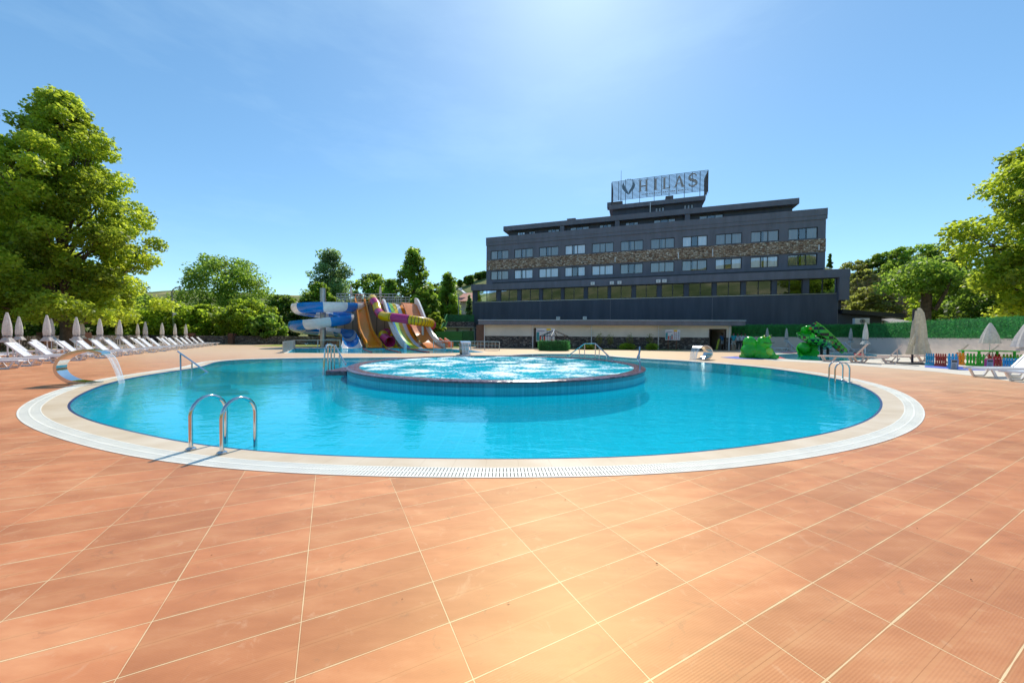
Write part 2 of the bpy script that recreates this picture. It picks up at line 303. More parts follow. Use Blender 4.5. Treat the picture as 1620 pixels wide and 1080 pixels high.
C_LGREEN = P_col('lime_gelcoat', (.25, .62, .05)); C_CYAN = P_col('cyan_gelcoat', (.02, .40, .65)); C_RED = P_col('red_gelcoat', (.55, .03, .02)); C_RUST = P_col('rust_gelcoat', (.90, .28, .06))

for c_ in (C_BLUE, C_WHITE, C_ORANGE, C_YELLOW, C_PURPLE, C_RUST): canvas(c_, .2)
canvas(C_GREEN, .35)
# ------------------------------------------------------------------ mesh builder
W = {}
class MB:
    def __init__(s): s.v = []; s.f = []; s.m = []; s.cur = 0
    def add(s, vs, fs):
        b = len(s.v); s.v += [tuple(x) for x in vs]
        for f in fs: s.f.append(tuple(b + i for i in f)); s.m.append(s.cur)
        return s
    def box(s, x0, x1, y0, y1, z0, z1, T=None):
        vs = [(x, y, z) for z in (z0, z1) for x, y in ((x0, y0), (x1, y0), (x1, y1), (x0, y1))]
        if T: vs = [T(*v) for v in vs]
        return s.add(vs, [(3, 2, 1, 0), (4, 5, 6, 7), (0, 1, 5, 4), (1, 2, 6, 5), (2, 3, 7, 6), (3, 0, 4, 7)])
    def obox(s, c, ax, ay, az, T=None):
        c = Vector(c); ax, ay, az = Vector(ax), Vector(ay), Vector(az)
        vs = [c + ax * i + ay * j + az * k for k in (-1, 1) for i, j in ((-1, -1), (1, -1), (1, 1), (-1, 1))]
        return s.add(vs, [(3, 2, 1, 0), (4, 5, 6, 7), (0, 1, 5, 4), (1, 2, 6, 5), (2, 3, 7, 6), (3, 0, 4, 7)])
    def bar(s, a, b, w, h=None):
        a, b = Vector(a), Vector(b); h = h or w; d = (b - a); l = d.length
        if l < 1e-6: return s
        d /= l; sd = d.cross(Vector((0, 0, 1)))
        if sd.length < .05: sd = Vector((1, 0, 0))
        sd.normalize(); up = sd.cross(d)
        return s.obox((a + b) / 2, d * l / 2, sd * w / 2, up * h / 2)
    def tube(s, pts, r, n=8, caps=True):
        pts = [Vector(p) for p in pts]; k = len(pts); rs = r if isinstance(r, (list, tuple)) else [r] * k
        rings = []; ref = None
        for i, p in enumerate(pts):
            t = (pts[min(i + 1, k - 1)] - pts[max(i - 1, 0)]).normalized()
            if ref is None:
                ref = Vector((0, 0, 1)) if abs(t.z) < .9 else Vector((1, 0, 0))
            a = (ref - t * ref.dot(t)).normalized(); ref = a; b = t.cross(a)
            rings.append([p + (a * math.cos(2 * PI * j / n) + b * math.sin(2 * PI * j / n)) * rs[i] for j in range(n)])
        vs = [v for rg in rings for v in rg]; fs = []
        for i in range(k - 1):
            for j in range(n): fs.append((i * n + j, i * n + (j + 1) % n, (i + 1) * n + (j + 1) % n, (i + 1) * n + j))
        if caps: fs.append(tuple(reversed(range(n)))); fs.append(tuple((k - 1) * n + j for j in range(n)))
        return s.add(vs, fs)
    def lathe(s, prof, c=(0, 0, 0), n=14, fold=0, amp=0):
        c = Vector(c); vs = []; k = len(prof)
        for r, z in prof:
            for j in range(n):
                rr = r * (1 + amp * math.cos(fold * 2 * PI * j / n)) if fold else r
                vs.append(c + Vector((rr * math.cos(2 * PI * j / n), rr * math.sin(2 * PI * j / n), z)))
        fs = [(i * n + j, i * n + (j + 1) % n, (i + 1) * n + (j + 1) % n, (i + 1) * n + j) for i in range(k - 1) for j in range(n)]
        fs.append(tuple(reversed(range(n)))); fs.append(tuple((k - 1) * n + j for j in range(n)))
        return s.add(vs, fs)
    def sphere(s, c, r, n=10):
        c = Vector(c); r = r if hasattr(r, '__len__') else (r, r, r); vs = []
        for i in range(1, n):
            th = PI * i / n
            for j in range(2 * n):
                ph = PI * j / n; vs.append(c + Vector((r[0] * math.sin(th) * math.cos(ph), r[1] * math.sin(th) * math.sin(ph), r[2] * math.cos(th))))
        k = 2 * n; fs = [(i * k + j, i * k + k + j, i * k + k + (j + 1) % k, i * k + (j + 1) % k) for i in range(n - 2) for j in range(k)]
        vs.append(c + Vector((0, 0, r[2]))); vs.append(c - Vector((0, 0, r[2]))); a = len(vs) - 2
        fs += [(a, j, (j + 1) % k) for j in range(k)] + [(a + 1, (n - 2) * k + (j + 1) % k, (n - 2) * k + j) for j in range(k)]
        return s.add(vs, fs)
    def poly(s, loops, z):
        s.recalc = False
        pts = [Vector((p[0], p[1], z)) for lp in loops for p in lp]
        tris = tessellate_polygon([[Vector((p[0], p[1], 0)) for p in lp] for lp in loops])
        fs = []
        for t in tris:
            a, b, c = (pts[i] for i in t)
            n = (b - a).cross(c - a); fs.append(t if n.z > 0 else (t[0], t[2], t[1]))
        return s.add(pts, fs)
    def strip(s, A, B, closed=False):
        n = len(A); vs = list(A) + list(B); k = n if closed else n - 1
        return s.add(vs, [(i, (i + 1) % n, n + (i + 1) % n, n + i) for i in range(k)])
    def build(s, name, mats, parent=None, smooth=False, bevel=0, auto=False):
        me = bpy.data.meshes.new(name)
        off = Vector(W.get(parent, (0, 0, 0))) if parent else Vector((0, 0, 0))
        me.from_pydata([(v[0] - off.x, v[1] - off.y, v[2] - off.z) for v in s.v], [], s.f)
        if not isinstance(mats, (list, tuple)): mats = [mats]
        for m in mats: me.materials.append(m)
        me.polygons.foreach_set('material_index', s.m)
        bm = bmesh.new(); bm.from_mesh(me)
        if len(s.f) < 60000: bmesh.ops.recalc_face_normals(bm, faces=bm.faces) if s.recalc else None
        bm.to_mesh(me); bm.free()
        if smooth:
            me.polygons.foreach_set('use_smooth', [True] * len(me.polygons))
            try: me.set_sharp_from_angle(angle=math.radians(40))
            except Exception: pass
        me.update()
        o = bpy.data.objects.new(name, me); COL.objects.link(o)
        if parent: o.parent = parent; W[o] = W.get(parent, Vector((0, 0, 0)))
        if bevel:
            bv = o.modifiers.new('bevel', 'BEVEL'); bv.width = bevel; bv.segments = 2; bv.limit_method = 'ANGLE'
        return o
    recalc = True
def thing(name, label, cat, loc=(0, 0, 0), rz=0, group=None):
    o = bpy.data.objects.new(name, None); COL.objects.link(o); o.location = loc; o.rotation_euler = (0, 0, rz); o.empty_display_size = .2
    o['label'] = label; o['category'] = cat
    if group: o['group'] = group
    W[o] = Vector(loc); return o
def proto(name, label, cat, group=None):
    o = thing(name, label, cat, (0, 0, 0), 0, group); return o
def tag(o, label, cat, group=None):
    o['label'] = label; o['category'] = cat
    if group: o['group'] = group
    return o
def struct(o): o['kind'] = 'structure'; return o
def recenter(o):
    """move a one-mesh thing's origin to its base"""
    me = o.data; co = np.empty(len(me.vertices) * 3); me.vertices.foreach_get('co', co); co = co.reshape(-1, 3)
    c = Vector(((co[:, 0].min() + co[:, 0].max()) / 2, (co[:, 1].min() + co[:, 1].max()) / 2, co[:, 2].min()))
    me.transform(Matrix.Translation(-c)); o.location = o.location + c; return o
def dup(root, loc, rz, label=None, group=None):
    r = root.copy(); COL.objects.link(r); r.location = loc; r.rotation_euler = (0, 0, rz)
    if label: r['label'] = label
    if group: r['group'] = group
    for ch in root.children:
        c = ch.copy(); COL.objects.link(c); c.parent = r
        for g in ch.children:
            d = g.copy(); COL.objects.link(d); d.parent = c
    return r
class Placer:
    def __init__(s, root): s.root = root; s.used = False
    def __call__(s, loc, rz, label, group=None):
        if not s.used:
            s.used = True; r = s.root; r.location = loc; r.rotation_euler = (0, 0, rz); r['label'] = label
            if group: r['group'] = group
            return r
        return dup(s.root, loc, rz, label, group)
ORD = ['first', 'second', 'third', 'fourth', 'fifth', 'sixth', 'seventh', 'eighth', 'ninth', 'tenth', 'eleventh', 'twelfth', 'thirteenth', 'fourteenth', 'fifteenth', 'sixteenth', 'seventeenth', 'eighteenth', 'nineteenth', 'twentieth', 'twenty-first', 'twenty-second', 'twenty-third', 'twenty-fourth', 'twenty-fifth', 'twenty-sixth']

def crom(pts, closed=True, n=8):
    out = []; k = len(pts); P_ = [Vector(p) for p in pts]
    rng = range(k) if closed else range(k - 1)
    for i in rng:
        if closed: p0, p1, p2, p3 = P_[i - 1], P_[i], P_[(i + 1) % k], P_[(i + 2) % k]
        else: p0, p1, p2, p3 = P_[max(i - 1, 0)], P_[i], P_[i + 1], P_[min(i + 2, k - 1)]
        for j in range(n):
            t = j / n; out.append(.5 * ((2 * p1) + (p2 - p0) * t + (2 * p0 - 5 * p1 + 4 * p2 - p3) * t * t + (3 * p1 - p0 - 3 * p2 + p3) * t ** 3))
    if not closed: out.append(P_[-1].copy())
    return out
def resample(pts, n, closed=True):
    pts = [Vector(p) for p in pts]
    if closed: pts = pts + [pts[0]]
    L = [0]
    for a, b in zip(pts, pts[1:]): L.append(L[-1] + (b - a).length)
    out = []; j = 0; tot = L[-1]; m = n if closed else n - 1
    for i in range(n):
        t = tot * i / m
        while j < len(L) - 2 and L[j + 1] < t: j += 1
        s = (t - L[j]) / max(1e-9, L[j + 1] - L[j]); out.append(pts[j].lerp(pts[j + 1], min(1, max(0, s))))
    return out
def smooth_loop(p, it):
    p = np.array([[v.x, v.y] for v in p])
    for _ in range(it): p = (np.roll(p, 1, 0) + 2 * p + np.roll(p, -1, 0)) / 4
    return [Vector((a, b, 0)) for a, b in p]
def offset_loop(p, d):
    n = len(p); out = []
    for i in range(n):
        t = (p[(i + 1) % n] - p[i - 1]).normalized(); nrm = Vector((t.y, -t.x, 0)); out.append(p[i] + nrm * d)
    return out
def area2(p): return sum(p[i].x * p[(i + 1) % len(p)].y - p[(i + 1) % len(p)].x * p[i].y for i in range(len(p))) / 2

# ------------------------------------------------------------------ pool outline
edge_px = [(106.7, 643), (125, 625), (143, 616), (173, 605), (217, 595), (283, 585), (318, 580), (331, 575.5), (343, 571.5), (367, 569), (400, 567.7), (443, 566.7), (500, 565.8),
 (600, 565.3), (731, 564.4), (790, 562.6), (830, 560.3), (880, 559.4), (940, 560.3), (975, 564.2), (1021, 567), (1073, 569.8), (1140, 574.7), (1204, 580.3), (1268, 589), (1316, 597), (1350, 606), (1380, 619), (1394, 636),
 (1382, 657), (1344, 674), (1290.6, 686.8), (1219, 699), (1147, 708), (1040, 718.3), (900, 722.8), (760, 723.3), (626.7, 721.7), (500, 717.7), (400, 710.7), (300, 699), (216.7, 681.7), (143, 663)]
loop = [G(x, y) for x, y in edge_px]
loop = smooth_loop(resample(crom(loop, True, 6), 260), 10)
if area2(loop) < 0: loop.reverse()
WLOOP = loop
STONE = smooth_loop(offset_loop(WLOOP, .33), 4)
GRATE = smooth_loop(offset_loop(WLOOP, .585), 6)
def inside(pt, lp):
    c = False; n = len(lp)
    for i in range(n):
        a, b = lp[i], lp[i - 1]
        if (a.y > pt[1]) != (b.y > pt[1]) and pt[0] < (b.x - a.x) * (pt[1] - a.y) / (b.y - a.y) + a.x: c = not c
    return c
# slide pool and kids' pool
SLP = [G(454, 558), G(600, 559), G(700, 558.6), G(766, 557), G(745, 554.2), G(715, 552.2), G(600, 551), G(466, 551)]
KID = smooth_loop(resample(crom([G(*p) for p in [(1213, 563), (1240, 560), (1300, 559), (1380, 560.5), (1400, 565), (1345, 570.5), (1290, 570.5), (1235, 567.2)]], True, 8), 70), 3)
for l_ in (SLP, KID):
    if area2(l_) < 0: l_.reverse()
SLPO = offset_loop(SLP, .3); SLPO = [Vector(v) for v in SLPO]; KIDO = offset_loop(KID, .3)

# deck and ground
deck_out = [Vector(p + (0,)) for p in [(-27, -16), (-27, 8), (-32.5, 20), (-41, 38), (-44, 44), (-30, 43.5), (-12, 43), (-4.5, 41.5), (22, 38.8), (36, 35), (36, -16)]]
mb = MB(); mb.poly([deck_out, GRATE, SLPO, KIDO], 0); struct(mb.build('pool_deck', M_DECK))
far = [Vector((1600 * math.cos(a), 1600 * math.sin(a), 0)) for a in [2 * PI * i / 48 for i in range(48)]]
GX = lambda x, y: Vector((x, y, 0))
def hill_h(x, y):
    g = lambda cx, cy, sx, sy, h: h * math.exp(-((x - cx) / sx) ** 2 / 2 - ((y - cy) / sy) ** 2 / 2)
    h = g(62, 185, 78 if x < 62 else 74, 48, 50) + g(190, 170, 60, 50, 8) + g(-300, 330, 150, 60, 30) + g(-60, 400, 160, 70, 30) + g(300, 60, 60, 160, 40) + g(0, -230, 400, 70, 55) + g(-330, 20, 60, 150, 30)
    d = math.hypot(x - 3, y - 14)
    k = min(1, max(0, (d - 58) / 50)); h *= k * k * (3 - 2 * k)
    h += k * 3 * noise.noise(Vector((x / 45, y / 45, .3)))
    return h
# terrain : polar grid with the deck left out
mb = MB(); mb.poly([far, [v.copy() for v in deck_out]], -.02); struct(mb.build('ground', M_HILL))
mb = MB(); NA, radii = 220, [62 + 9 * i for i in range(12)] + [175 + 14 * i for i in range(16)] + [430, 520, 640]
for r_ in radii:
    for i in range(NA):
        a = 2 * PI * i / NA; x, y = 3 + r_ * math.cos(a), 14 + r_ * math.sin(a)
        mb.v.append((x, y, max(hill_h(x, y), 0) - .3 if r_ < 640 else -2))
for k in range(len(radii) - 1):
    for i in range(NA): mb.f.append((k * NA + i, k * NA + (i + 1) % NA, (k + 1) * NA + (i + 1) % NA, (k + 1) * NA + i)); mb.m.append(0)
struct(mb.build('hills', M_HILL, smooth=True))

# pool coping, grate
z = lambda L, h: [Vector((p.x, p.y, h)) for p in L]
def coping_mat():
    m, nt, b, o = newmat('cream_stone_coping'); L = nt.links.new
    tc = N(nt, 'ShaderNodeTexCoord'); nz = N(nt, 'ShaderNodeTexNoise', i_Scale=1.5, i_Detail=6.0); L(tc.outputs['Object'], nz.inputs['Vector'])
    c = ramp(nt, nz.outputs[0], [(.3, (.58, .44, .28)), (.7, (.72, .60, .45))])
    uv = N(nt, 'ShaderNodeUVMap'); s = N(nt, 'ShaderNodeSeparateXYZ'); L(uv.outputs[0], s.inputs[0])
    fr = N(nt, 'ShaderNodeMath', operation='FRACT'); mu = N(nt, 'ShaderNodeMath', operation='MULTIPLY'); mu.inputs[1].default_value = 3.0; L(s.outputs[0], mu.inputs[0]); L(mu.outputs[0], fr.inputs[0])
    lt = N(nt, 'ShaderNodeMath', operation='LESS_THAN'); lt.inputs[1].default_value = .014; L(fr.outputs[0], lt.inputs[0])
    mx = N(nt, 'ShaderNodeMixRGB', blend_type='MULTIPLY'); mx.inputs[2].default_value = (.8, .75, .68, 1); L(lt.outputs[0], mx.inputs[0]); L(c, mx.inputs[1]); L(mx.outputs[0], b.inputs['Base Color'])
    b.inputs['Roughness'].default_value = .45; return m
def ring_uv(ob, n, lens):
    me = ob.data; uv = me.uv_layers.new(name='UVMap')
    for p in me.polygons:
        for li in p.loop_indices:
            vi = me.loops[li].vertex_index; i = vi % n; k = vi // n
            wrap = (max(me.loops[j].vertex_index % n for j in p.loop_indices) == n - 1 and min(me.loops[j].vertex_index % n for j in p.loop_indices) == 0)
            uu = lens[n] if (wrap and i == 0) else lens[i]
            uv.data[li].uv = (uu, k)
lens = [0]
for i in range(len(WLOOP)): lens.append(lens[-1] + (WLOOP[(i + 1) % len(WLOOP)] - WLOOP[i]).length)
EDGE = offset_loop(WLOOP, .035)
mb = MB(); mb.recalc = False; mb.strip(z(WLOOP, -.013), z(EDGE, -.009), True); o = mb.build('pool_edge_line', M_NAVY); o.data.flip_normals(); struct(o)
mb = MB(); mb.recalc = False; mb.strip(z(EDGE, -.009), z(STONE, .004), True)
o = mb.build('pool_coping', coping_mat()); o.data.flip_normals(); ring_uv(o, len(WLOOP), lens); struct(o)
def grate_mat():
    m, nt, b, o = newmat('overflow_grate'); L = nt.links.new
    uv = N(nt, 'ShaderNodeUVMap'); s = N(nt, 'ShaderNodeSeparateXYZ'); L(uv.outputs[0], s.inputs[0])
    def ma(op, a, v, c=None):
        n = N(nt, 'ShaderNodeMath', operation=op); L(a, n.inputs[0])
        if isinstance(v, (int, float)): n.inputs[1].default_value = v
        else: L(v, n.inputs[1])
        return n.outputs[0]
    slot = ma('LESS_THAN', ma('FRACT', ma('MULTIPLY', s.outputs[0], 40.0), 0), .36)
    v = s.outputs[1]
    e1 = ma('GREATER_THAN', v, .07); e2 = ma('LESS_THAN', v, .93); mid = ma('GREATER_THAN', ma('ABSOLUTE', ma('SUBTRACT', v, .5), 0), .055)
    k = ma('MULTIPLY', ma('MULTIPLY', e1, e2), ma('MULTIPLY', mid, slot))
    tc = N(nt, 'ShaderNodeTexCoord'); nz = N(nt, 'ShaderNodeTexNoise', i_Scale=2.0, i_Detail=4.0); L(tc.outputs['Object'], nz.inputs['Vector'])
    c = ramp(nt, nz.outputs[0], [(.3, (.72, .70, .66)), (.7, (.86, .84, .80))])
    mx = N(nt, 'ShaderNodeMixRGB'); mx.inputs[2].default_value = (.22, .21, .18, 1); L(c, mx.inputs[1]); L(k, mx.inputs[0]); L(mx.outputs[0], b.inputs['Base Color'])
    b.inputs['Roughness'].default_value = .45
    inv = N(nt, 'ShaderNodeMath', operation='SUBTRACT'); inv.inputs[0].default_value = 1; L(k, inv.inputs[1])
    bp = N(nt, 'ShaderNodeBump', i_Strength=.7, i_Distance=.01); L(inv.outputs[0], bp.inputs['Height']); L(bp.outputs[0], b.inputs['Normal']); return m
M_GR = pm('white_grate_plastic', (.88, .84, .73), .4, var=.05, scale=2)
mb = MB(); mb.recalc = False; mb.strip(z(STONE, -.10), z(GRATE, -.10), True); mb.strip(z(STONE, .003), z(STONE, -.10), True); mb.strip(z(GRATE, -.10), z(GRATE, .0), True); struct(mb.build('drain_channel', pm('channel_grey', (.36, .34, .28), .8)))
mb = MB(); mb.recalc = False
def lerp_loop(f): return [a.lerp(b, f) for a, b in zip(STONE, GRATE)]
for f0, f1 in ((0.0, .06), (.46, .54), (.93, 1.0)):
    a, b = lerp_loop(f0), lerp_loop(f1); mb.strip(z(b, .0065), z(a, .0065), True); mb.strip(z(b, -.03), z(b, .0065), True); mb.strip(z(a, .0065), z(a, -.03), True)
NB = int(lens[-1] / .034); j_ = 0; nn_ = len(WLOOP)
for k in range(NB):
    sa = lens[-1] * k / NB
    while lens[j_ + 1] < sa: j_ += 1
    fr_ = (sa - lens[j_]) / (lens[j_ + 1] - lens[j_]); a = STONE[j_].lerp(STONE[(j_ + 1) % nn_], fr_); b = GRATE[j_].lerp(GRATE[(j_ + 1) % nn_], fr_)
    d = (b - a); t_ = Vector((-d.y, d.x, 0)).normalized() * .0128
    for f0, f1 in ((.061, .459), (.541, .929)):
        p, q = a + d * f0, a + d * f1; vs = [p - t_, p + t_, q + t_, q - t_]; vs = [Vector((x.x, x.y, h)) for h in (-.028, .005) for x in vs]
        mb.add(vs, [(7, 6, 5, 4), (0, 1, 5, 4)[::-1], (1, 2, 6, 5)[::-1], (2, 3, 7, 6)[::-1], (3, 0, 4, 7)[::-1]])
struct(mb.build('overflow_grate', M_GR))
# basin
ISL_C, ISL_R = Vector((-.5, 13.3, 0)), 5.1
DEPTH = -.50
circ = lambda c, r, n=96: [Vector((c.x + r * math.cos(2 * PI * i / n), c.y + r * math.sin(2 * PI * i / n), 0)) for i in range(n)]
mb = MB(); mb.strip(z(WLOOP, -.0125), z(WLOOP, -.11), True); mb.cur = 1; mb.strip(z(WLOOP, -.11), z(WLOOP, DEPTH), True); mb.cur = 2; mb.poly([WLOOP], DEPTH)
mb.recalc = False; struct(mb.build('pool_basin', [M_NAVY, M_WALL, M_FLOOR]))
mb = MB(); mb.poly([WLOOP, circ(ISL_C, ISL_R)], -.028); struct(mb.build('pool_water', M_WATER))
# jacuzzi island
t = thing('jacuzzi_island', 'round raised jacuzzi with purple stone rim and bubbling water in the big pool', 'jacuzzi', ISL_C)
RW = .34; circ0 = circ(ISL_C, ISL_R, 96)
mb = MB(); mb.strip(z(circ0, .13), z(circ0, DEPTH), True); mb.strip(z(circ(ISL_C, ISL_R - RW), .20), z(circ(ISL_C, ISL_R - RW), -.55), True); mb.cur = 2; mb.strip(z(circ0, .24), z(circ0, .13), True); mb.cur = 1
mb.poly([circ(ISL_C, ISL_R - RW)], -.55); mb.build('outer_wall', [M_ISL, M_FLOOR, tile_mat('teal_band_tile', (.01, .26, .33), (.015, .32, .40))], t, smooth=True)
mb = MB(); A, B = circ(ISL_C, ISL_R + .03), circ(ISL_C, ISL_R - RW)
mb.strip(z(A, .235), z(A, .275), True); mb.strip(z(A, .275), z(circ(ISL_C, ISL_R - .04), .30), True); mb.strip(z(circ(ISL_C, ISL_R - .04), .30), z(B, .285), True); mb.strip(z(B, .285), z(B, .12), True)
mb.strip(z(circ(ISL_C, ISL_R), .235), z(A, .235), True)
mb.build('rim', M_RIM, t, smooth=True)
mb = MB(); NR, NT = 46, 150
mb.v.append((ISL_C.x, ISL_C.y, .27))
for i in range(1, NR + 1):
    for j in range(NT):
        r_ = (ISL_R - RW) * i / NR; a = 2 * PI * j / NT; x, y = ISL_C.x + r_ * math.cos(a), ISL_C.y + r_ * math.sin(a)
        k = min(1, (ISL_R - RW - r_) / .8)
        h = .262 + k * (.012 * noise.noise(Vector((x * 1.3, y * 1.3, 0))) + .010 * noise.noise(Vector((x * 4, y * 4, 3))) + .008 * noise.noise(Vector((x * 10, y * 10, 7)))); mb.v.append((x, y, h))
for j in range(NT): mb.f.append((0, 1 + j, 1 + (j + 1) % NT)); mb.m.append(0)
for i in range(NR - 1):
    for j in range(NT): a = 1 + i * NT; mb.f.append((a + j, a + NT + j, a + NT + (j + 1) % NT, a + (j + 1) % NT)); mb.m.append(0)
mb.build('bubbling_water', M_JET, t, smooth=True)
mb = MB()
for i, (dx, h) in enumerate([(-.55, .12), (-1.0, -.12)]): mb.box(ISL_C.x - ISL_R + dx - .05, ISL_C.x - ISL_R + dx + .5 + (.15 if i == 0 else -.002), 11.9, 13.3, DEPTH, h)
mb.build('step_block', M_RIM, t, bevel=.03)
# submerged bench walls of the two side lobes, entry steps
def arc_wall(pxs, wdt, top, name):
    pts = crom([G(*p) for p in pxs], False, 8); mb = MB()
    A, B = [], []
    for i, p in enumerate(pts):
        tg = (pts[min(i + 1, len(pts) - 1)] - pts[max(0, i - 1)]).normalized(); nn = Vector((-tg.y, tg.x, 0)) * wdt / 2; A.append(p + nn); B.append(p - nn)
    mb.strip(z(A, top), z(B, top)); mb.strip(z(A, DEPTH), z(A, top)); mb.strip(z(B, top), z(B, DEPTH)); return struct(mb.build(name, M_WALL2, smooth=True))
M_WALL2 = tile_mat('bench_tile', (.05, .42, .55), (.06, .48, .62))
arc_wall([(326, 577), (345, 581.5), (390, 584), (450, 584), (505, 580.5), (545, 572)], .4, -.09, 'pool_bench')
arc_wall([(790, 563.5), (840, 567.5), (905, 569), (960, 568), (990, 565.5)], .45, -.06, 'pool_bench')
lg = [G(*p) for p in [(342, 577.5), (356, 572.6), (400, 569.8), (470, 568.6), (530, 569.5), (500, 577.5), (450, 581), (390, 581)]]
if area2(lg) < 0: lg.reverse()
mb = MB(); mb.poly([lg], -.14); mb.strip(z(lg, DEPTH), z(lg, -.14), True); struct(mb.build('pool_ledge', tile_mat('pale_ledge_tile', (.12, .72, .84), (.16, .78, .88), .3)))
mb = MB()
for i in range(4):
    pa, pb = G(292 + 16 * i, 589 + 3 * i), G(345 + 16 * i, 586 + 3 * i); mb.bar(pa + Vector((0, 0, (DEPTH - .2 - .18 * i) / 2)), pb + Vector((0, 0, (DEPTH - .2 - .18 * i) / 2)), .9, -(DEPTH) - .2 - .18 * i)
struct(mb.build('pool_steps', M_WALL))
# slide pool, kids pool
def small_pool(lp, lo_, name, wm, fm, dep):
    mb = MB(); mb.recalc = False; mb.strip(z(lp, .004), z(lo_, .004), True); o = mb.build(name + '_coping', M_PALE); o.data.flip_normals(); struct(o)
    mb = MB(); mb.recalc = False; mb.strip(z(lp, .003), z(lp, dep), True); mb.poly([lp], dep); struct(mb.build(name + '_basin', fm))
    mb = MB(); mb.poly([lp], -.03); struct(mb.build(name + '_water', wm))
small_pool(SLP, SLPO, 'slide_pool', M_WATER, M_FLOOR, -.6)
small_pool(KID, KIDO, 'kids_pool', M_KID, tile_mat('kids_tile', (.20, .42, .50), (.24, .48, .55)), -.3)
# pale concrete around the kids' pool
pal = [G(*p) for p in [(1262, 572.3), (1330, 576), (1400, 581.5), (1480, 588), (1560, 597), (1625, 607)]] + [Vector((24, 12.5, 0)), Vector((33, 27, 0)), Vector((34, 33, 0)), Vector((28, 34.5, 0)), Vector((22, 35.6, 0)), G(1185, 559), G(1190, 566), G(1225, 570.8)]
if area2(pal) < 0: pal.reverse()
KO2 = offset_loop(KID, .31)
mb = MB(); mb.poly([pal, KO2], .0045); struct(mb.build('pale_paving', M_PALE))

# ------------------------------------------------------------------ hotel
UX, UN = Vector((.946, -.324, 0)), Vector((-.324, -.946, 0))
ML = Vector((-3.9, 53.8, 0))
def hf(t, d, h): return tuple(ML + UX * t + UN * d + Vector((0, 0, h)))
def hbox(mb, t0, t1, d0, d1, z0, z1): mb.box(t0, t1, d0, d1, z0, z1, T=hf); return mb
def t_at(px, d):   # where the ray of a facade feature meets the facade plane
    o = ML + UN * d; k = KX(px); return (o.y * k - o.x) / (UX.x - UX.y * k)
hotel = thing('hotel_building', 'long dark grey hotel with stepped storeys and a brown rubble stone band', 'hotel', ML)
def facade(mb, t0, t1, z0, z1, rows, d0, d1):
    """wall with openings: rows = [(zb, zt, [(ta, tb), ...])]"""
    zc = z0
    for zb, zt, ws in rows:
        if zb > zc: hbox(mb, t0, t1, d0, d1, zc, zb)
        tcur = t0
        for a, b in ws:
            if a > tcur + .001: hbox(mb, tcur, a, d0, d1, zb, zt)
            tcur = b
        if tcur < t1 - .001: hbox(mb, tcur, t1, d0, d1, zb, zt)
        zc = zt
    if z1 > zc: hbox(mb, t0, t1, d0, d1, zc, z1)
M_FRAME = pm('anthracite_frame', (.03, .033, .045), .4)
M_CURT = None
def curtain_mat():
    m, nt, b, o = newmat('net_curtain'); L = nt.links.new
    tc = N(nt, 'ShaderNodeTexCoord'); nz = N(nt, 'ShaderNodeTexNoise', i_Scale=5.0, i_Detail=3.0)
    mp = N(nt, 'ShaderNodeMapping'); mp.inputs['Scale'].default_value = (1, 1, .08); L(tc.outputs['Object'], mp.inputs[0]); L(mp.outputs[0], nz.inputs['Vector'])
    L(ramp(nt, nz.outputs[0], [(.35, (.72, .80, .88)), (.65, (.95, .97, .99))]), b.inputs['Base Color']); b.inputs['Roughness'].default_value = .9; return m
M_CURT = curtain_mat()
def window(a, b, zb, zt, d, kind='net', seed=0, gm=M_GLASS):
    fw = .07; mb = MB()
    hbox(mb, a, b, d - .18, d - .08, zt - fw, zt); hbox(mb, a, b, d - .18, d - .08, zb, zb + fw)
    hbox(mb, a, a + fw, d - .18, d - .08, zb + fw, zt - fw); hbox(mb, b - fw, b, d - .18, d - .08, zb + fw, zt - fw)
    wd = b - a
    cuts = [a + wd * .37, a + wd * .62] if kind != 'two' else [a + wd * .5]
    if kind == 'three': cuts = [a + wd * .335, a + wd * .665]
    for c in cuts: hbox(mb, c - .04, c + .04, d - .18, d - .08, zb + fw, zt - fw)
    wdw = mb.build('window', M_FRAME, hotel)
    mb = MB(); mb.add([hf(a + fw, d - .13, zb + fw), hf(b - fw, d - .13, zb + fw), hf(b - fw, d - .13, zt - fw), hf(a + fw, d - .13, zt - fw)], [(0, 1, 2, 3)]); mb.build('pane', gm, wdw)
    r = random.Random(seed)
    if kind in ('net', 'open', 'three'):
        segs = [(a + .05, a + wd * .60), (a + wd * .63, b - .05)] if kind == 'net' else [(a + .05, a + wd * (.36 + r.uniform(-.06, .0))), (a + wd * (.63 + r.uniform(0, .06)), b - .05)]
        if kind == 'net' and r.random() < .5: segs = [(a + .05, a + wd * r.uniform(.3, .42)), (a + wd * r.uniform(.46, .5), b - .05)]
        for s0, s1 in segs:
            mb = MB(); n = max(4, int((s1 - s0) / .07)); A, B = [], []
            for i in range(n + 1):
                tt = s0 + (s1 - s0) * i / n; dd = d - .165 + .012 * math.sin(i * 1.9) + r.uniform(-.01, .01)
                A.append(hf(tt, dd, zb)); B.append(hf(tt, dd, zt))
            mb.strip(A, B); mb.build('curtain', M_CURT, wdw)
    return wdw
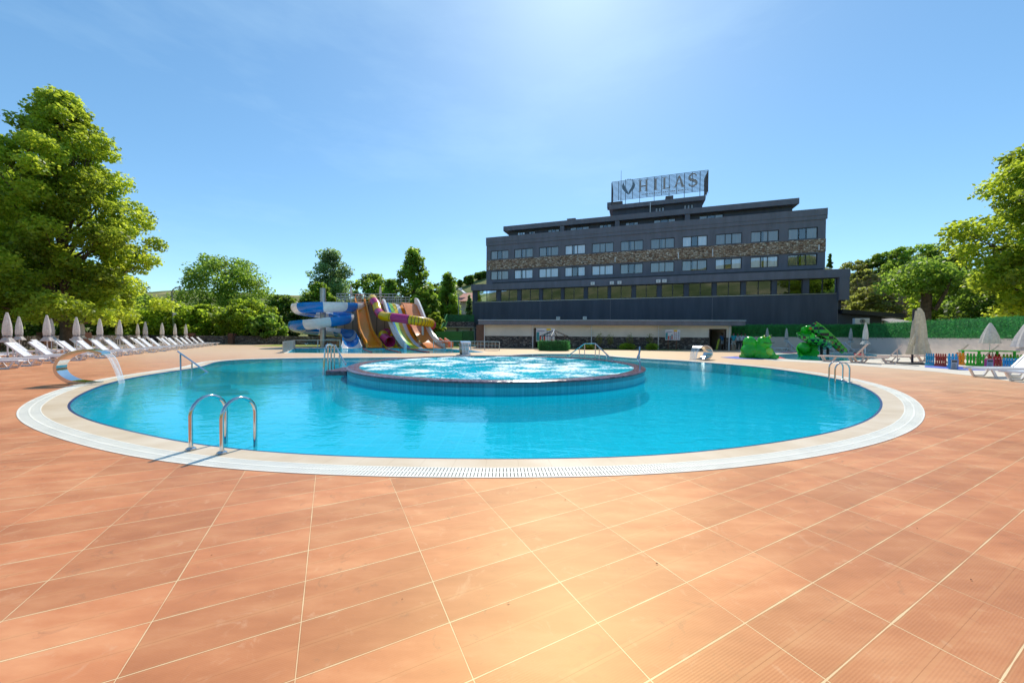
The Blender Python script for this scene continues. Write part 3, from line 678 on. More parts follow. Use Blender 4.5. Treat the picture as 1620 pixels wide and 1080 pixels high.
# --- lower storey volume
DL = 3.0
TL0, TL1 = t_at(746.5, DL), t_at(1340, DL)
lw = [(753.9, 785), (791.4, 818), (823.8, 852.5), (857.6, 887), (891.6, 923), (928.7, 961), (965, 998.5), (1004.6, 1038.5), (1045.4, 1081), (1088.3, 1125.5), (1132, 1171), (1178.3, 1219), (1227, 1268), (1278, 1322)]
lw = [(t_at(a, DL), t_at(b, DL)) for a, b in lw]
ZB0, ZB1, ZF = 5.95, 7.55, 8.4
mb = MB(); facade(mb, TL0 + .05, TL1 - .9, 0, ZB1, [(ZB0, ZB1, lw)], DL - .5, DL); mb.build('lower_wall', M_DARK, hotel)
mb = MB(); hbox(mb, TL0, TL1, -10, DL + .35, ZB1 + .002, ZF); hbox(mb, TL1 - .9, TL1 - .05, DL - 1.2, DL + .34, 5.2, ZB1); mb.build('lower_fascia', M_DARK2, hotel)
mb = MB(); hbox(mb, TL0 + .1, TL1 - .95, -10, DL - 1.4, 0, ZB1 - .01); mb.build('inner_core', M_CORE, hotel)
for a_, b_, c_, d_ in ((TL1 - .9, TL1 - .3, -6, DL - .6), (TL0 + .06, TL0 + .35, -10, DL - .51)): mb = MB(); hbox(mb, a_, b_, c_, d_, 0, ZB1); mb.build('side_wall', M_DARK, hotel)
mb = MB(); hbox(mb, TL0 + .4, TL1 - 1, DL - .52, DL + .04, ZB0 - .06, ZB0 - .003); mb.build('window_sill', M_ALU, hotel)
for i, (a, b) in enumerate(lw): window(a, b, ZB0, ZB1, DL, 'two', i, M_GLASSD)
for px in (845 + 9, 965, 1126, 1324): 
    mb = MB(); tt = t_at(px, DL); hbox(mb, tt - .03, tt + .03, DL + .002, DL + .012, 0, ZB0 - .1); mb.build('wall_joint', M_DARK2, hotel)
# --- main block
TM = 41.2
wz = [(9.46, 10.75), (12.47, 13.75)]
wins = [(.68 + 3.7 * i, .68 + 3.7 * i + 2.8) for i in range(11)]
mb = MB(); facade(mb, 0, TM, ZF - .3, 15.0, [(wz[0][0], wz[0][1], wins), (wz[1][0], wz[1][1], wins)], -.5, 0)
mb.build('main_wall', M_DARK2, hotel)
mb = MB(); hbox(mb, -.05, TM + .1, -.45, .12, 15.002, 15.75); hbox(mb, -.05, TM + .1, .0, .08, 14.55, 15.0); mb.build('parapet', M_DARK2, hotel)
mb = MB(); hbox(mb, .02, TM - .02, -14, -1.4, ZF, 15.0); mb.build('rear_volume', M_CORE, hotel)
for a_, b_ in ((TM - .3, TM), (0, .3)): mb = MB(); hbox(mb, a_, b_, -14, -.51, ZF, 15.0); mb.build('side_wall', M_DARK, hotel)
mb = MB(); hbox(mb, .02, TM, .002, .09, 10.93, 12.36); mb.build('stone_band', M_BAND, hotel)
mb = MB(); hbox(mb, 1.0, TM - .2, .003, .07, 8.75, 9.05); mb.build('plinth_band', M_FRAME, hotel)
opens = {(1, 0), (0, 3), (0, 5), (1, 7), (1, 10), (0, 8)}
for r_, (zb, zt) in enumerate(wz):
    for i, (a, b) in enumerate(wins): window(a, b, zb, zt, 0, 'open' if (r_, i) in opens else 'net', 50 + r_ * 20 + i)
for px, y0, y1 in ((773.5, 421, 427), (971.5, 408, 415), (1071, 400, 409), (1125, 394, 406), (1292, 387, 396)):
    tt = t_at(px, .1); Y = hf(tt, .1, 0)[1]; mb = MB(); hbox(mb, tt - .05, tt + .05, .092, .17, ZT(px, y1, Y), ZT(px, y0, Y)); mb.build('drain_pipe', M_WHITE, hotel)
for px, py, d in ((936.8, 448.6, DL + .35), (966.9, 447.7, DL + .35), (978.9, 447.2, DL + .35), (1040, 445, DL + .35), (1049.6, 444.6, DL + .35), (883, 503.3, DL), (925, 503, DL)):
    tt = t_at(px, d); h = ZT(px, py, hf(tt, d, 0)[1]); mb = MB(); hbox(mb, tt - .24, tt + .24, d + .002, d + .22, h - .19, h + .19); mb.cur = 1; hbox(mb, tt - .1, tt + .1, d + .22, d + .225, h - .1, h + .08); mb.build('wall_box', [M_WHITE, M_ALU], hotel)
# --- penthouse
D3 = -2.0
T3a, T3b = t_at(795, D3), t_at(1260, D3)
def z3(px, py, d): tt = t_at(px, d); return ZT(px, py, hf(tt, d, 0)[1])
mb = MB(); hbox(mb, T3a, T3b, -13, D3, 17.15, 17.85); mb.build('penthouse_roof', M_DARK2, hotel, bevel=.02)
mb = MB(); hbox(mb, .3, TM - .3, -13.5, -.46, 15.0, 15.3); mb.build('terrace_floor', M_DARK, hotel)
DW = D3 - .7
T3wa, T3wb = t_at(804, DW), t_at(1246, D3 - .4)
pw = [(817, 829), (835, 845), (865, 883), (900, 930), (946, 965), (987, 1007.5), (1031.5, 1066), (1103, 1141)]
pw = [(t_at(a, DW), t_at(b, DW)) for a, b in pw]
mb = MB(); facade(mb, T3wa, T3wb, 15.3, 17.148, [(15.9, 16.98, pw)], DW - .5, DW); hbox(mb, T3wa, T3wb, -12.5, DW - 1.2, 15.3, 17.14); hbox(mb, T3wb, T3wb + .3, -12.5, DW, 15.3, 17.147); mb.build('penthouse_wall', M_DARK, hotel)
for i, (a, b) in enumerate(pw): window(a, b, 15.9, 16.98, DW, 'three', 100 + i)
for px in (888, 974.5, 1084): mb = MB(); tt = t_at(px, D3 - .4); hbox(mb, tt - .3, tt + .3, DW + .01, D3 - .1, 15.3, 17.145); mb.build('terrace_fin', M_DARK2, hotel)
ch = t_at(902.5, D3 - 3); mb = MB(); hbox(mb, ch - .55, ch + .55, D3 - 3.6, D3 - 2.6, 17.95, 18.75); hbox(mb, ch - .65, ch + .65, D3 - 3.7, D3 - 2.5, 18.75, 18.87); mb.build('chimney', M_DARK2, hotel)
ch = t_at(1153, D3 - 3); mb = MB(); hbox(mb, ch - .5, ch + .5, D3 - 3.6, D3 - 2.6, 17.95, 18.35); mb.build('roof_hatch', M_CREAM, hotel)
# --- tower
D4 = -5.0
T4a, T4b = t_at(961, D4), t_at(1112.5, D4)
mb = MB(); hbox(mb, T4a, T4b, -11, D4, 19.75, 20.35); mb.build('tower_roof', M_DARK2, hotel, bevel=.02)
tw = []
for p0, p1 in ((1033.3, 1048.5), (1078.2, 1094.5)):
    for k in range(3): a = p0 + (p1 - p0) * k / 3; tw.append((t_at(a + .6, D4 - .5), t_at(a + 4.4, D4 - .5)))
mb = MB(); facade(mb, T4a + .5, T4b - .3, 17.95, 19.748, [(18.85, 19.5, tw)], D4 - 1.0, D4 - .5); hbox(mb, T4a + .5, T4b - .3, -10.8, D4 - 1.3, 17.95, 19.748); mb.build('tower_wall', M_DARK, hotel)
for i, (a, b) in enumerate(tw):
    mb = MB(); hbox(mb, a, b, D4 - .68, D4 - .6, 18.85, 19.5); wd = mb.build('window', M_FRAME, hotel)
    mb = MB(); hbox(mb, a + .05, b - .05, D4 - .599, D4 - .59, 18.9, 19.45); mb.build('pane', pm('pale_blind', (.45, .5, .58), .3), wd)
for px in (972, 1056): 
    tt = t_at(px, D4 - .5); mb = MB(); hbox(mb, tt - (1.3 if px < 1000 else .5), tt + (.9 if px < 1000 else .5), D4 - 2, D4 - .8, 20.35, 21.1); mb.build('roof_cabin', M_DARK2, hotel)
mb = MB(); tt = t_at(1025.8, D4 + .05); mb.tube([hf(tt, D4 + .06, 18.2), hf(tt, D4 + .06, 20.1)], .06, 6); mb.build('drain_pipe', M_WHITE, hotel)
# --- annex to the right
a0, a1 = P(1333, 489, 37.2), P(1430, 496, 36.0)
mb = MB(); mb.add([a0, a1, a1 - Vector((0, 0, .42)), a0 - Vector((0, 0, .42)), a0 + Vector((2, 6, 0)), a1 + Vector((2, 6, 0)), a1 + Vector((2, 6, -.42)), a0 + Vector((2, 6, -.42))], [(3, 2, 1, 0), (4, 5, 6, 7), (0, 1, 5, 4), (1, 2, 6, 5), (2, 3, 7, 6), (3, 0, 4, 7)])
mb.build('annex_roof', M_FRAME, hotel)
b0, b1 = a0 + Vector((-.3, .5, 0)), P(1395, 500, 37.5)
mb = MB(); mb.add([(b0.x, b0.y, 0), (b1.x, b1.y, 0), (b1.x, b1.y, a1.z - .1), (b0.x, b0.y, a0.z - .45), (b0.x + 1.2, b0.y + 4, 0), (b1.x + 1.2, b1.y + 4, 0), (b1.x + 1.2, b1.y + 4, a1.z - .1), (b0.x + 1.2, b0.y + 4, a0.z - .45)], [(3, 2, 1, 0), (4, 5, 6, 7), (0, 1, 5, 4), (1, 2, 6, 5), (2, 3, 7, 6), (3, 0, 4, 7)])
mb.build('annex_wall', M_DARK, hotel)

# --- rooftop sign: three screens of slats, emblem and lettering
S0, S1 = t_at(965, D4 - .1), t_at(1116, D4 - .1); SZ0, SZ1 = 21.02, 23.72; SD = D4 - .1
sign = thing('rooftop_sign', 'slatted steel rooftop sign with grey HILAS letters and a leaf emblem', 'sign', hf(S0, SD, 20.35))
M_SIGN = pm('dark_sign_steel', (.045, .045, .055), .6)
mb = MB(); NS = 17
for i in range(NS):
    h = SZ0 + (SZ1 - SZ0) * i / (NS - 1); hbox(mb, S0, S1, SD - .03, SD + .03, h - .028, h + .028)
    if i % 1 == 0: hbox(mb, S0 - .03, S0 + .03, SD - 3.0, SD - .031, h - .028, h + .028); hbox(mb, S1 - .03, S1 + .03, SD - 3.0, SD - .031, h - .028, h + .028)
mb.build('slat_screen', M_SIGN, sign)
mb = MB()
for i in range(14):
    tt = S0 + (S1 - S0) * i / 13; hbox(mb, tt - .035, tt + .035, SD - .10, SD - .031, SZ0 - (.67 if i % 2 == 0 else 0), SZ1 + .03)
for k in range(4): 
    hbox(mb, S0 - .08, S0 - .031, SD - .9 * k - .35, SD - .9 * k - .27, SZ0 - .3, SZ1); hbox(mb, S1 + .031, S1 + .08, SD - .9 * k - .35, SD - .9 * k - .27, SZ0 - .3, SZ1)
mb.build('post', M_SIGN, sign)
M_LET = pm('grey_letter', (.36, .33, .33), .6); M_EMB = pm('blue_grey_emblem', (.15, .22, .30), .6)
sgn_v = lambda u, v: (S0 + (S1 - S0) * u, SZ0 + (SZ1 - SZ0) * v)
def flat(mb, pts, d=.12, th=.06):
    n = len(pts); vs = [hf(a, SD + d, b) for a, b in pts] + [hf(a, SD + d - th, b) for a, b in pts]
    tr = tessellate_polygon([[Vector((a, b, 0)) for a, b in pts]])
    fs = [tuple(t_) for t_ in tr] + [tuple(n + i for i in reversed(t_)) for t_ in tr] + [(i, (i + 1) % n, n + (i + 1) % n, n + i) for i in range(n)]
    mb.add(vs, fs)
def lrect(mb, cx, cy, x0, x1, y0, y1): flat(mb, [(cx + x0, cy + y0), (cx + x1, cy + y0), (cx + x1, cy + y1), (cx + x0, cy + y1)])
LH = (SZ1 - SZ0) * .60; LZ = SZ0 + (SZ1 - SZ0) * .29
def serif_stem(mb, cx, x): lrect(mb, cx, LZ, x - .13, x + .13, 0, LH); lrect(mb, cx, LZ, x - .27, x - .131, 0, .09); lrect(mb, cx, LZ, x + .131, x + .27, 0, .09); lrect(mb, cx, LZ, x - .27, x - .131, LH - .09, LH); lrect(mb, cx, LZ, x + .131, x + .27, LH - .09, LH)
SW = S1 - S0
def letter(build):
    mb = MB(); build(mb); mb.build('letter', M_LET, sign)
xH = S0 + SW * .345; xI = S0 + SW * .475; xL = S0 + SW * .565; xA = S0 + SW * .715; xS = S0 + SW * .85
letter(lambda mb: (serif_stem(mb, xH, -.42), serif_stem(mb, xH, .42), lrect(mb, xH, LZ, -.289, .289, LH * .46, LH * .46 + .13)))
letter(lambda mb: serif_stem(mb, xI, 0))
letter(lambda mb: (serif_stem(mb, xL, 0), lrect(mb, xL, LZ, .271, .75, 0, .12), lrect(mb, xL, LZ, .66, .75, .121, .42)))
letter(lambda mb: (flat(mb, [(xA - .62, LZ), (xA - .45, LZ), (xA + .02, LZ + LH * .82), (xA + .32, LZ), (xA + .66, LZ), (xA + .1, LZ + LH), (xA - .08, LZ + LH)]), lrect(mb, xA, LZ, -.36, .28, LH * .30, LH * .30 + .12),
                   lrect(mb, xA, LZ, -.78, -.63, 0, .08), lrect(mb, xA, LZ, .661, .8, 0, .08)))
def sS(mb):
    c = [(.42, .80), (.36, .93), (.1, 1.0), (-.22, .96), (-.42, .78), (-.34, .60), (0, .50), (.36, .38), (.46, .20), (.28, .04), (-.05, 0), (-.36, .06), (-.46, .24)]
    c = crom([Vector((x, y * LH, 0)) for x, y in c], False, 4); A, B = [], []
    for i, p in enumerate(c):
        tg = (c[min(i + 1, len(c) - 1)] - c[max(0, i - 1)]).normalized(); wd = .07 + .10 * math.exp(-((i / len(c) - .5) / .22) ** 2); n_ = Vector((-tg.y, tg.x, 0)) * wd; A.append(p + n_); B.append(p - n_)
    flat(mb, [(xS + p.x, LZ + p.y) for p in A] + [(xS + p.x, LZ + p.y) for p in reversed(B)])
letter(sS)
mb = MB()
xV = S0 + SW * .185
for sgn in (-1, 1):
    pts = [(0, -.06), (.16, .10), (.62, .62), (.86, 1.0), (.90, 1.32), (.80, 1.62), (.70, 1.9), (.62, 1.55), (.42, 1.05), (.18, .62), (.02, .35)]
    pts = [(xV + sgn * x, SZ0 + .62 + y * .98) for x, y in pts]
    flat(mb, pts if sgn > 0 else pts[::-1])
for k in range(5): lrect(mb, xV - .45 + .22 * k, SZ1 - .02 + .06 * math.sin(k), 0, .1, 0, .12)
mb.build('emblem', M_EMB, sign)
mb = MB()
for k in range(26): lrect(mb, S0 + SW * .33 + .235 * k, SZ0 + .28, 0, rnd.uniform(.07, .14), 0, .2)
mb.build('lettering', M_LET, sign)
mast = MB(); tt = t_at(979.5, D4 - 1.5); mast.tube([hf(tt, D4 - 1.5, 20.35), hf(tt, D4 - 1.5, z3(979.5, 270, D4 - 1.5))], [.05, .02], 6)
recenter(tag(mast.build('lightning_rod', M_SIGN), 'thin mast rising through the left end of the rooftop sign', 'mast'))

# ------------------------------------------------------------------ changing block in front of the hotel
CA, CBp = Vector((-2.9, 37.8, 0)), Vector((21.3, 34.9, 0)); CU = (CBp - CA).normalized(); CL = (CBp - CA).length; CN = Vector((CU.y, -CU.x, 0))
if CN.y > 0: CN = -CN
def cf(t, d, h): return tuple(CA + CU * t + CN * d + Vector((0, 0, h)))
def c_at(px, d=0): o = CA + CN * d; k = KX(px); return (o.y * k - o.x) / (CU.x - CU.y * k)
blk = thing('changing_block', 'low beige pool building with a flat dark roof and grey stone base', 'building', CA)
doors = [(c_at(845.5), c_at(863)), (c_at(1122.5), c_at(1147.5))]
def cwall(mb, z0, z1, d0, d1):
    cur = 0
    for a, b in doors + [(CL, CL)]:
        if a > cur: mb.box(cur, a, d0, d1, z0, z1, T=cf)
        cur = b
mb = MB(); cwall(mb, 1.22, 2.0, -.3, 0); mb.box(0, CL, -.3, 0, 2.0, 2.38, T=cf); mb.box(CL - .3, CL - .001, -4, -.301, 0, 2.38, T=cf); mb.build('upper_wall', M_CREAM, blk)
mb = MB(); cwall(mb, 0, 1.218, -.3, .05); mb.build('stone_base', M_STBASE, blk)
mb = MB(); mb.box(-.5, CL + .9, -4.5, .75, 2.381, 2.80, T=cf); mb.build('roof_fascia', M_DARK2, blk, bevel=.01)
mb = MB(); mb.box(-.55, CL + .95, -4.5, .80, 2.802, 2.90, T=cf); mb.build('roof_edging', pm('pale_blue_metal', (.34, .42, .50), .35), blk)
mb = MB(); mb.box(0, CL - .31, -4, -3.8, 0, 2.37, T=cf); mb.box(0, CL - .31, -3.79, -.31, -.0, .02, T=cf)
for a, b in doors: mb.box(a - .6, a - .5, -3.7, -.32, .02, 2.36, T=cf); mb.box(b + .4, b + .5, -3.7, -.32, .02, 2.36, T=cf)
mb.build('inner_wall', pm('dim_interior', (.10, .08, .07), .8), blk)
for i, (a, b) in enumerate(doors):
    mb = MB(); mb.box(a - .06, a, -.25, .07, 0, 2.06, T=cf); mb.box(b, b + .06, -.25, .07, 0, 2.06, T=cf); mb.box(a, b, -.25, .07, 2.0, 2.06, T=cf); mb.build('door_frame', pm('frame_brown', (.10, .07, .06), .6), blk)
    mb = MB(); mb.box(a + .02, a + .08, -1.1, -.3, .03, 1.98, T=cf); mb.cur = 1; mb.box(a + .081, a + .1, -1.02, -.94, .95, 1.05, T=cf); mb.build('door', [pm('open_door', (.12, .10, .095), .5), M_STEEL], blk)
for px in (766.7, 843, 935.5, 1041, 1152.5):
    a = c_at(px); mb = MB(); mb.tube([cf(a, .12, 0), cf(a, .12, 2.37)], .05, 8); mb.build('downpipe', M_WHITE, blk)
mb = MB(); mb.box(c_at(752.8), -.002, -1.6, -.2, 0, 2.37, T=cf); mb.build('brown_screen', pm('brown_panel', (.16, .09, .07), .7), blk)

# info boards
def info_board(loc, wd, z0, z1, rz, label, pages=2):
    t = thing('information_board', label, 'information board', loc, rz)
    mb = MB(); 
    for s in (-.28, .28): mb.box(s * wd - .04, s * wd + .04, 0.0, .08, -z0 if False else 0 - 0, z0 + .05)
    for v in mb.v[:]: pass
    T0 = W[t]; W[t] = Vector((0, 0, 0))
    mb.build('post', M_BROWN, t)
    mb = MB(); mb.box(-wd / 2, wd / 2, -.04, -.001, z0, z1); pn = mb.build('panel', pm('board_white', (.62, .63, .68), .5), t)
    H = z1 - z0
    def patch(x0, x1, y0, y1, m, d=-.046):
        b = MB(); b.box(-wd / 2 + x0 * wd, -wd / 2 + x1 * wd, d, -.0402, z0 + y0 * H, z0 + y1 * H); return b.build('notice', m, pn)
    TE, DB = pm('teal_print', (.03, .25, .30), .5), pm('navy_print', (.06, .08, .25), .5)
    patch(.02, .17, .05, .70, TE); patch(.19, .27, .05, .40, C_RED, -.047); patch(.19 + .11, .38, .05, .2, DB); patch(.30, .38, .24, .40, TE); patch(.41, .50, .05, .55, TE); patch(.42, .49, .08, .40, C_RED, -.050)
    patch(.06, .46, .76, .80, DB); patch(.56, .80, .84, .97, C_YELLOW)
    for k in range(3 * 7):
        gx, gy = .56 + (k % 3) * .14, .78 - (k // 3) * .105; patch(gx + rnd.uniform(0, .02), gx + rnd.uniform(.06, .10), gy - .05, gy, [DB, C_RED, TE, pm('grey_print', (.2, .2, .24), .6)][rnd.randrange(4)])
    W[t] = T0; return t
info_board(Vector((G(1062, 553.5).x + .1, G(1062, 553.5).y, 0)), 1.38, .95, 1.95, -.1, 'white notice board with teal and red print on two brown posts')
info_board(Vector((3.15, 34.0, 0)), 1.75, .75, 2.0, -.05, 'white notice board half hidden behind the green hedge clad kiosk')

# grass strip, bushes and saplings along the block
gs = [cf(c_at(900), 2.2, 0), cf(c_at(1072), 2.0, 0), cf(c_at(1072), .06, 0), cf(c_at(900), .06, 0)]
mb = MB(); mb.poly([[Vector(g) for g in gs]], .02); o = struct(mb.build('grass_strip', M_GRAV))
gs2 = [G(448, 552.5), G(560, 552.3), G(650, 551.6), G(700, 551.6), Vector((-6.5, 37, 0)), Vector((-12, 43, 0)), Vector((-28, 43, 0)), Vector((-27, 37, 0))]
gs2 = [Vector((p.x, p.y, 0)) for p in gs2]
if area2(gs2) < 0: gs2.reverse()
gs2b = [Vector((x, y, 0)) for x, y in ((-5, 35.2), (-5, 41), (-12.5, 42.9), (-28, 43), (-26.5, 36.5), (-16, 35.4))]
if area2(gs2b) < 0: gs2b.reverse()
mb = MB(); mb.poly([gs2b], .006); struct(mb.build('grass_verge', M_GRAV))

# ------------------------------------------------------------------ foliage
def leaf_mesh(name, clumps, n, size, mat, parent, seed, flat_=.5, shell=.45, tint_lo=.0):
    """clumps: (centre, (rx, ry, rz)); many small folded leaves through each clump"""
    r = np.random.RandomState(seed); k = len(clumps)
    c = np.array([list(x[0]) for x in clumps]); R = np.array([x[1] for x in clumps])
    vol = (R[:, 0] * R[:, 1] * R[:, 2]) ** .66; pick = r.choice(k, n, p=vol / vol.sum())
    d = r.normal(size=(n, 3)); d /= np.linalg.norm(d, axis=1)[:, None]
    rad = shell + (1.12 - shell) * r.rand(n) ** .7 + .10 * np.abs(r.normal(size=n))
    rad *= 1 + .25 * np.sin(d[:, 0] * 5 + pick) * np.cos(d[:, 2] * 6 + pick * 2)
    p = c[pick] + d * rad[:, None] * R[pick]
    nrm = r.normal(size=(n, 3)) * (1 - flat_) + np.array([0, 0, 1.0]) * flat_ + d * .35; nrm /= np.linalg.norm(nrm, axis=1)[:, None]
    a = np.cross(nrm, r.normal(size=(n, 3))); a /= np.linalg.norm(a, axis=1)[:, None]; b = np.cross(nrm, a)
    s = size * (.6 + .8 * r.rand(n))[:, None]
    v = np.empty((n, 4, 3)); v[:, 0] = p - a * s * .5; v[:, 1] = p + b * s * .36 + nrm * s * .08; v[:, 2] = p + a * s * .5; v[:, 3] = p - b * s * .36 + nrm * s * .08
    v = v.reshape(-1, 3)
    off = W.get(parent, Vector((0, 0, 0))); v -= np.array([off.x, off.y, off.z]) if parent else 0
    me = bpy.data.meshes.new(name); me.vertices.add(4 * n); me.vertices.foreach_set('co', v.ravel())
    me.loops.add(4 * n); me.loops.foreach_set('vertex_index', np.arange(4 * n)); me.polygons.add(n); me.polygons.foreach_set('loop_start', np.arange(0, 4 * n, 4)); me.polygons.foreach_set('loop_total', np.full(n, 4))
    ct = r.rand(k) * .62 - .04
    tint = np.clip(ct[pick] + r.rand(n) * .35 + .25 * d[:, 2] * .5 + tint_lo + .12, 0, 1)  # random tone; lighter clump tops paint sun and shade into the leaves
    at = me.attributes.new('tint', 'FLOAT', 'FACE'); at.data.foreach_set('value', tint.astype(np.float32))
    me.materials.append(mat); me.update(); me.validate()
    o = bpy.data.objects.new(name, me); COL.objects.link(o)
    if parent: o.parent = parent; W[o] = W[parent]
    return o
def profile(kind, t):
    if kind == 'planetree': return float(np.interp(t, [0, .12, .27, .48, .62, .76, .93, 1], [.9, 1, .99, .95, .80, .56, .28, .12]))
    if kind == 'tall': return float(np.interp(t, [0, .15, .4, .6, .8, .93, 1], [.7, .95, 1, .8, .62, .4, .2]))
    if kind == 'cone': return max(.05, (1 - t) ** .75) * min(1, .55 + 3 * t)
    if kind == 'round': return math.sqrt(max(0.02, 1 - (2 * t - 1) ** 2 * .95))
    if kind == 'upright': return (math.sin(PI * min(1, t * .92 + .1)) ** .7) * (1 - .25 * t)
    return 1
def tree(name, label, base, H, R, crown0, lf, kind='round', ncl=40, nleaf=9000, leaf=.3, seed=1, group=None, trunk_r=None, lean=(0, 0), cr=.3, limbs=18, cat='tree', gap=1.0, jit=.15):
    base = Vector(base); t = thing(name, label, cat, base, 0, group); r = random.Random(seed)
    cl = []; tr = trunk_r or max(.12, H * .02)
    axis = lambda h: base + Vector((lean[0] * h / H, lean[1] * h / H, h))
    for i in range(ncl):
        tt = (i + r.random()) / ncl; h = crown0 + (H - crown0) * tt * .97; Rr = R * profile(kind, tt) * r.uniform(1 - jit, 1 + jit)
        ang = i * 2.4 + r.uniform(-.5, .5); q = math.sqrt(r.uniform(.08, 1)) * Rr * (1 - cr * .6)
        c = axis(h) + Vector((math.cos(ang) * q, math.sin(ang) * q, 0)); s = R * cr * r.uniform(.7, 1.25) * (.55 + .45 * profile(kind, tt))
        c.z = min(c.z, base.z + H - s * .6); cl.append((c, (s, s, s * .8 * gap)))
    mb = MB(); pts = [axis(-.1), axis(crown0 * .5) + Vector((r.uniform(-.1, .1), 0, 0)), axis(crown0), axis(crown0 + (H - crown0) * .5), axis(H * .93)]
    mb.tube(pts, [tr * 1.25, tr, tr * .85, tr * .45, tr * .08], 9); mb.build('trunk', M_TRUNK, t, smooth=True)
    mb = MB(); sel = sorted(range(len(cl)), key=lambda i: cl[i][0].z)
    for i in sel[::max(1, len(sel) // limbs)]:
        c = cl[i][0]; h0 = max(crown0 * .8, (c.z - base.z) * .62); a = axis(h0); mid = a.lerp(c, .5) + Vector((0, 0, -.06 * (c - a).length))
        mb.tube([a, mid, c], [tr * .38, tr * .2, tr * .04], 5)
        c2 = c + Vector((r.uniform(-1, 1), r.uniform(-1, 1), r.uniform(0, 1))) * cl[i][1][0]; mb.tube([mid, c2], [tr * .14, tr * .03], 4)
    mb.build('limbs', M_TRUNK, t, smooth=True)
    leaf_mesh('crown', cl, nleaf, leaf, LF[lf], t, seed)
    return t
def tree_px(label, px, Y, ytop, hw, crown_z, lf, kind='round', seed=1, group=None, leaf=.32, dens=1.0, name='tree', cat='tree', base_z=0, **kw):
    b = P(px, 540, Y); H = ZT(px, ytop, Y) - base_z; R = hw * Y / F
    n = int(min(30000, 6000 * dens * (R * (H - crown_z) / 30) ** .8 + 2500))
    return tree(name, label, (b.x, b.y, base_z), H, R, crown_z, lf, kind, ncl=kw.pop('ncl', 36), nleaf=n, leaf=leaf, seed=seed, group=group, cat=cat, **kw)
# big plane trees framing the picture
b = P(104, 540, 26)
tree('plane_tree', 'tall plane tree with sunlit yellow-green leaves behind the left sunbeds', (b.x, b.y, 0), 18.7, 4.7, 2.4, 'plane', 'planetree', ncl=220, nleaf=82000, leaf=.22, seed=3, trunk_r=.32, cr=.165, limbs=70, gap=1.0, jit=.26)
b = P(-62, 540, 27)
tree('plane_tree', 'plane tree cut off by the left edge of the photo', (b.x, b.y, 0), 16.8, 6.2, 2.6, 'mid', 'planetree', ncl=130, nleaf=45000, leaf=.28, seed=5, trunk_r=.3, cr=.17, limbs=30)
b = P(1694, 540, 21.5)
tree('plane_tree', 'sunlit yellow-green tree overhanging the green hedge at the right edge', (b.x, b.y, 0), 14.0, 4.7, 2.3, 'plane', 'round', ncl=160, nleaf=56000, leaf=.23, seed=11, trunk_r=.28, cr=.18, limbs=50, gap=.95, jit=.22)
GB = 'trees beyond the pool on the left'; GR = 'shrubs and trees behind the right hedge'
